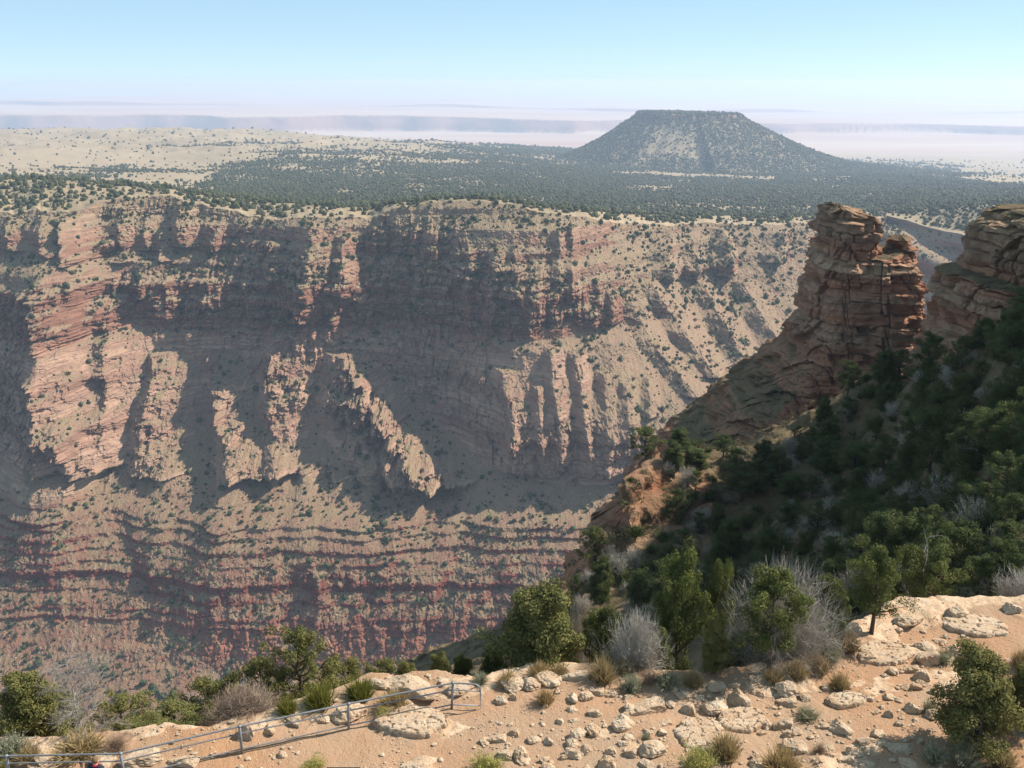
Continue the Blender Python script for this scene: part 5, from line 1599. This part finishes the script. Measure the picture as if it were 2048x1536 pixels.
# ------------------------------------------------------------------ the visitor whose head shows above the bottom edge
P = on_plane(189, 1516, G0 + .2 + 1.66)
gz0 = ground_z(P[0], P[1]); SCL = max(.9, min(1.1, (P[2] - gz0) / 1.70))
def skinned(name, verts, edges, radii, mat, parent, root=0, sub=2):
    me = bpy.data.meshes.new(name); me.from_pydata(verts, edges, []); me.materials.append(mat)
    o = link(name, me, parent)
    m1 = o.modifiers.new("skin", 'SKIN'); m1.use_smooth_shade = True
    for i, r_ in enumerate(radii):
        me.skin_vertices[0].data[i].radius = r_ if isinstance(r_, tuple) else (r_, r_)
    me.skin_vertices[0].data[root].use_root = True
    m2 = o.modifiers.new("sub", 'SUBSURF'); m2.levels = m2.render_levels = sub
    return o
skin_m = mat_plain("skin", (.50, .30, .21), (.46, .27, .19)); hair_m = mat_plain("brown_hair", (.20, .12, .06), (.11, .065, .035), 40)
jack_m = mat_plain("dark_jacket", (.035, .035, .05), (.02, .02, .03)); red_m = mat_plain("red_trim", (.45, .03, .05)); jean_m = mat_plain("denim", (.06, .08, .14), (.04, .055, .10))
body_v = [(0, 0, .95), (0, 0, 1.12), (0, 0, 1.30), (0, -.01, 1.43), (0, .0, 1.50), (0, .015, 1.58), (0, .02, 1.65),
          (.19, 0, 1.40), (.24, .02, 1.12), (.22, .14, .92), (-.19, 0, 1.40), (-.24, .02, 1.12), (-.22, .14, .92),
          (.09, 0, .88), (.10, .02, .48), (.10, -.02, .08), (.10, .12, .04), (-.09, 0, .88), (-.10, .02, .48), (-.10, -.02, .08), (-.10, .12, .04)]
hand_e, hand_r = [], []
for s_, w_ in ((1, 9), (-1, 12)):
    for k in range(5):
        a = len(body_v); ox = (k - 1.5) * .018 if k < 4 else -.045 * s_
        L = (.07, .08, .075, .06, .045)[k]
        body_v += [(s_ * .22 + ox, .18, .86), (s_ * .22 + ox * 1.1, .20 + .2 * L, .86 - L)]
        hand_e += [(w_, a), (a, a + 1)]; hand_r += [.010, .008]
body = tag(skinned("person", body_v, [(0, 1), (1, 2), (2, 3), (3, 4), (4, 5), (5, 6), (3, 7), (7, 8), (8, 9), (3, 10), (10, 11), (11, 12), (0, 13), (13, 14), (14, 15), (15, 16), (0, 17), (17, 18), (18, 19), (19, 20)] + hand_e,
                   [(.15, .11), (.14, .10), (.17, .11), (.10, .08), (.055, .055), (.075, .09), (.07, .085), .055, .042, .03, .055, .042, .03, .08, .055, .04, .03, .08, .055, .04, .03] + hand_r, skin_m, None),
           "person with brown hair in a dark jacket, only head and shoulders above the bottom edge", "person")
body.location = (P[0], P[1], gz0); body.scale = (SCL,) * 3; body.rotation_euler = (0, 0, R(-12))
V, F = ico(4); hv = V * (.086, .102, .105) * (1 + .05 * fbm3(V[:, 0] * 6, V[:, 1] * 6, V[:, 2] * 3, 3, 5))[:, None]
hv[:, 2] = np.where((hv[:, 1] > .03), np.maximum(hv[:, 2], .02), hv[:, 2])
link("hair", mesh_from("hair", hv + (0, .01, 1.635), F, hair_m, smooth=True), body)
skinned("jacket", [(0, 0, .93), (0, 0, 1.12), (0, 0, 1.30), (0, -.01, 1.42), (.19, 0, 1.41), (.24, .02, 1.12), (.225, .12, .95), (-.19, 0, 1.41), (-.24, .02, 1.12), (-.225, .12, .95)],
        [(0, 1), (1, 2), (2, 3), (3, 4), (4, 5), (5, 6), (3, 7), (7, 8), (8, 9)], [(.17, .13), (.165, .125), (.19, .13), (.12, .10), .08, .062, .05, .08, .062, .05], jack_m, body)
V, f, tri = polytube([(.07 * math.cos(a), .075 * math.sin(a), 1.485) for a in np.linspace(0, 2 * math.pi, 20)], .022, 8)
link("collar", mesh_from("collar", *merge([(V, [f, tri])]), red_m, smooth=True), body)
skinned("trousers", [(0, 0, .95), (.09, 0, .88), (.10, .02, .48), (.10, -.02, .10), (-.09, 0, .88), (-.10, .02, .48), (-.10, -.02, .10)], [(0, 1), (1, 2), (2, 3), (0, 4), (4, 5), (5, 6)], [(.155, .12), .095, .07, .06, .095, .07, .06], jean_m, body)
for s_ in (1, -1):
    V, F = ico(3); link("shoe", mesh_from("shoe", V * (.05, .14, .05) + (s_ * .10, .05, .05), F, blk, smooth=True), body)
    link("ear", mesh_from("ear", V * (.012, .025, .035) + (s_ * .088, .012, 1.60), F, skin_m, smooth=True), body)
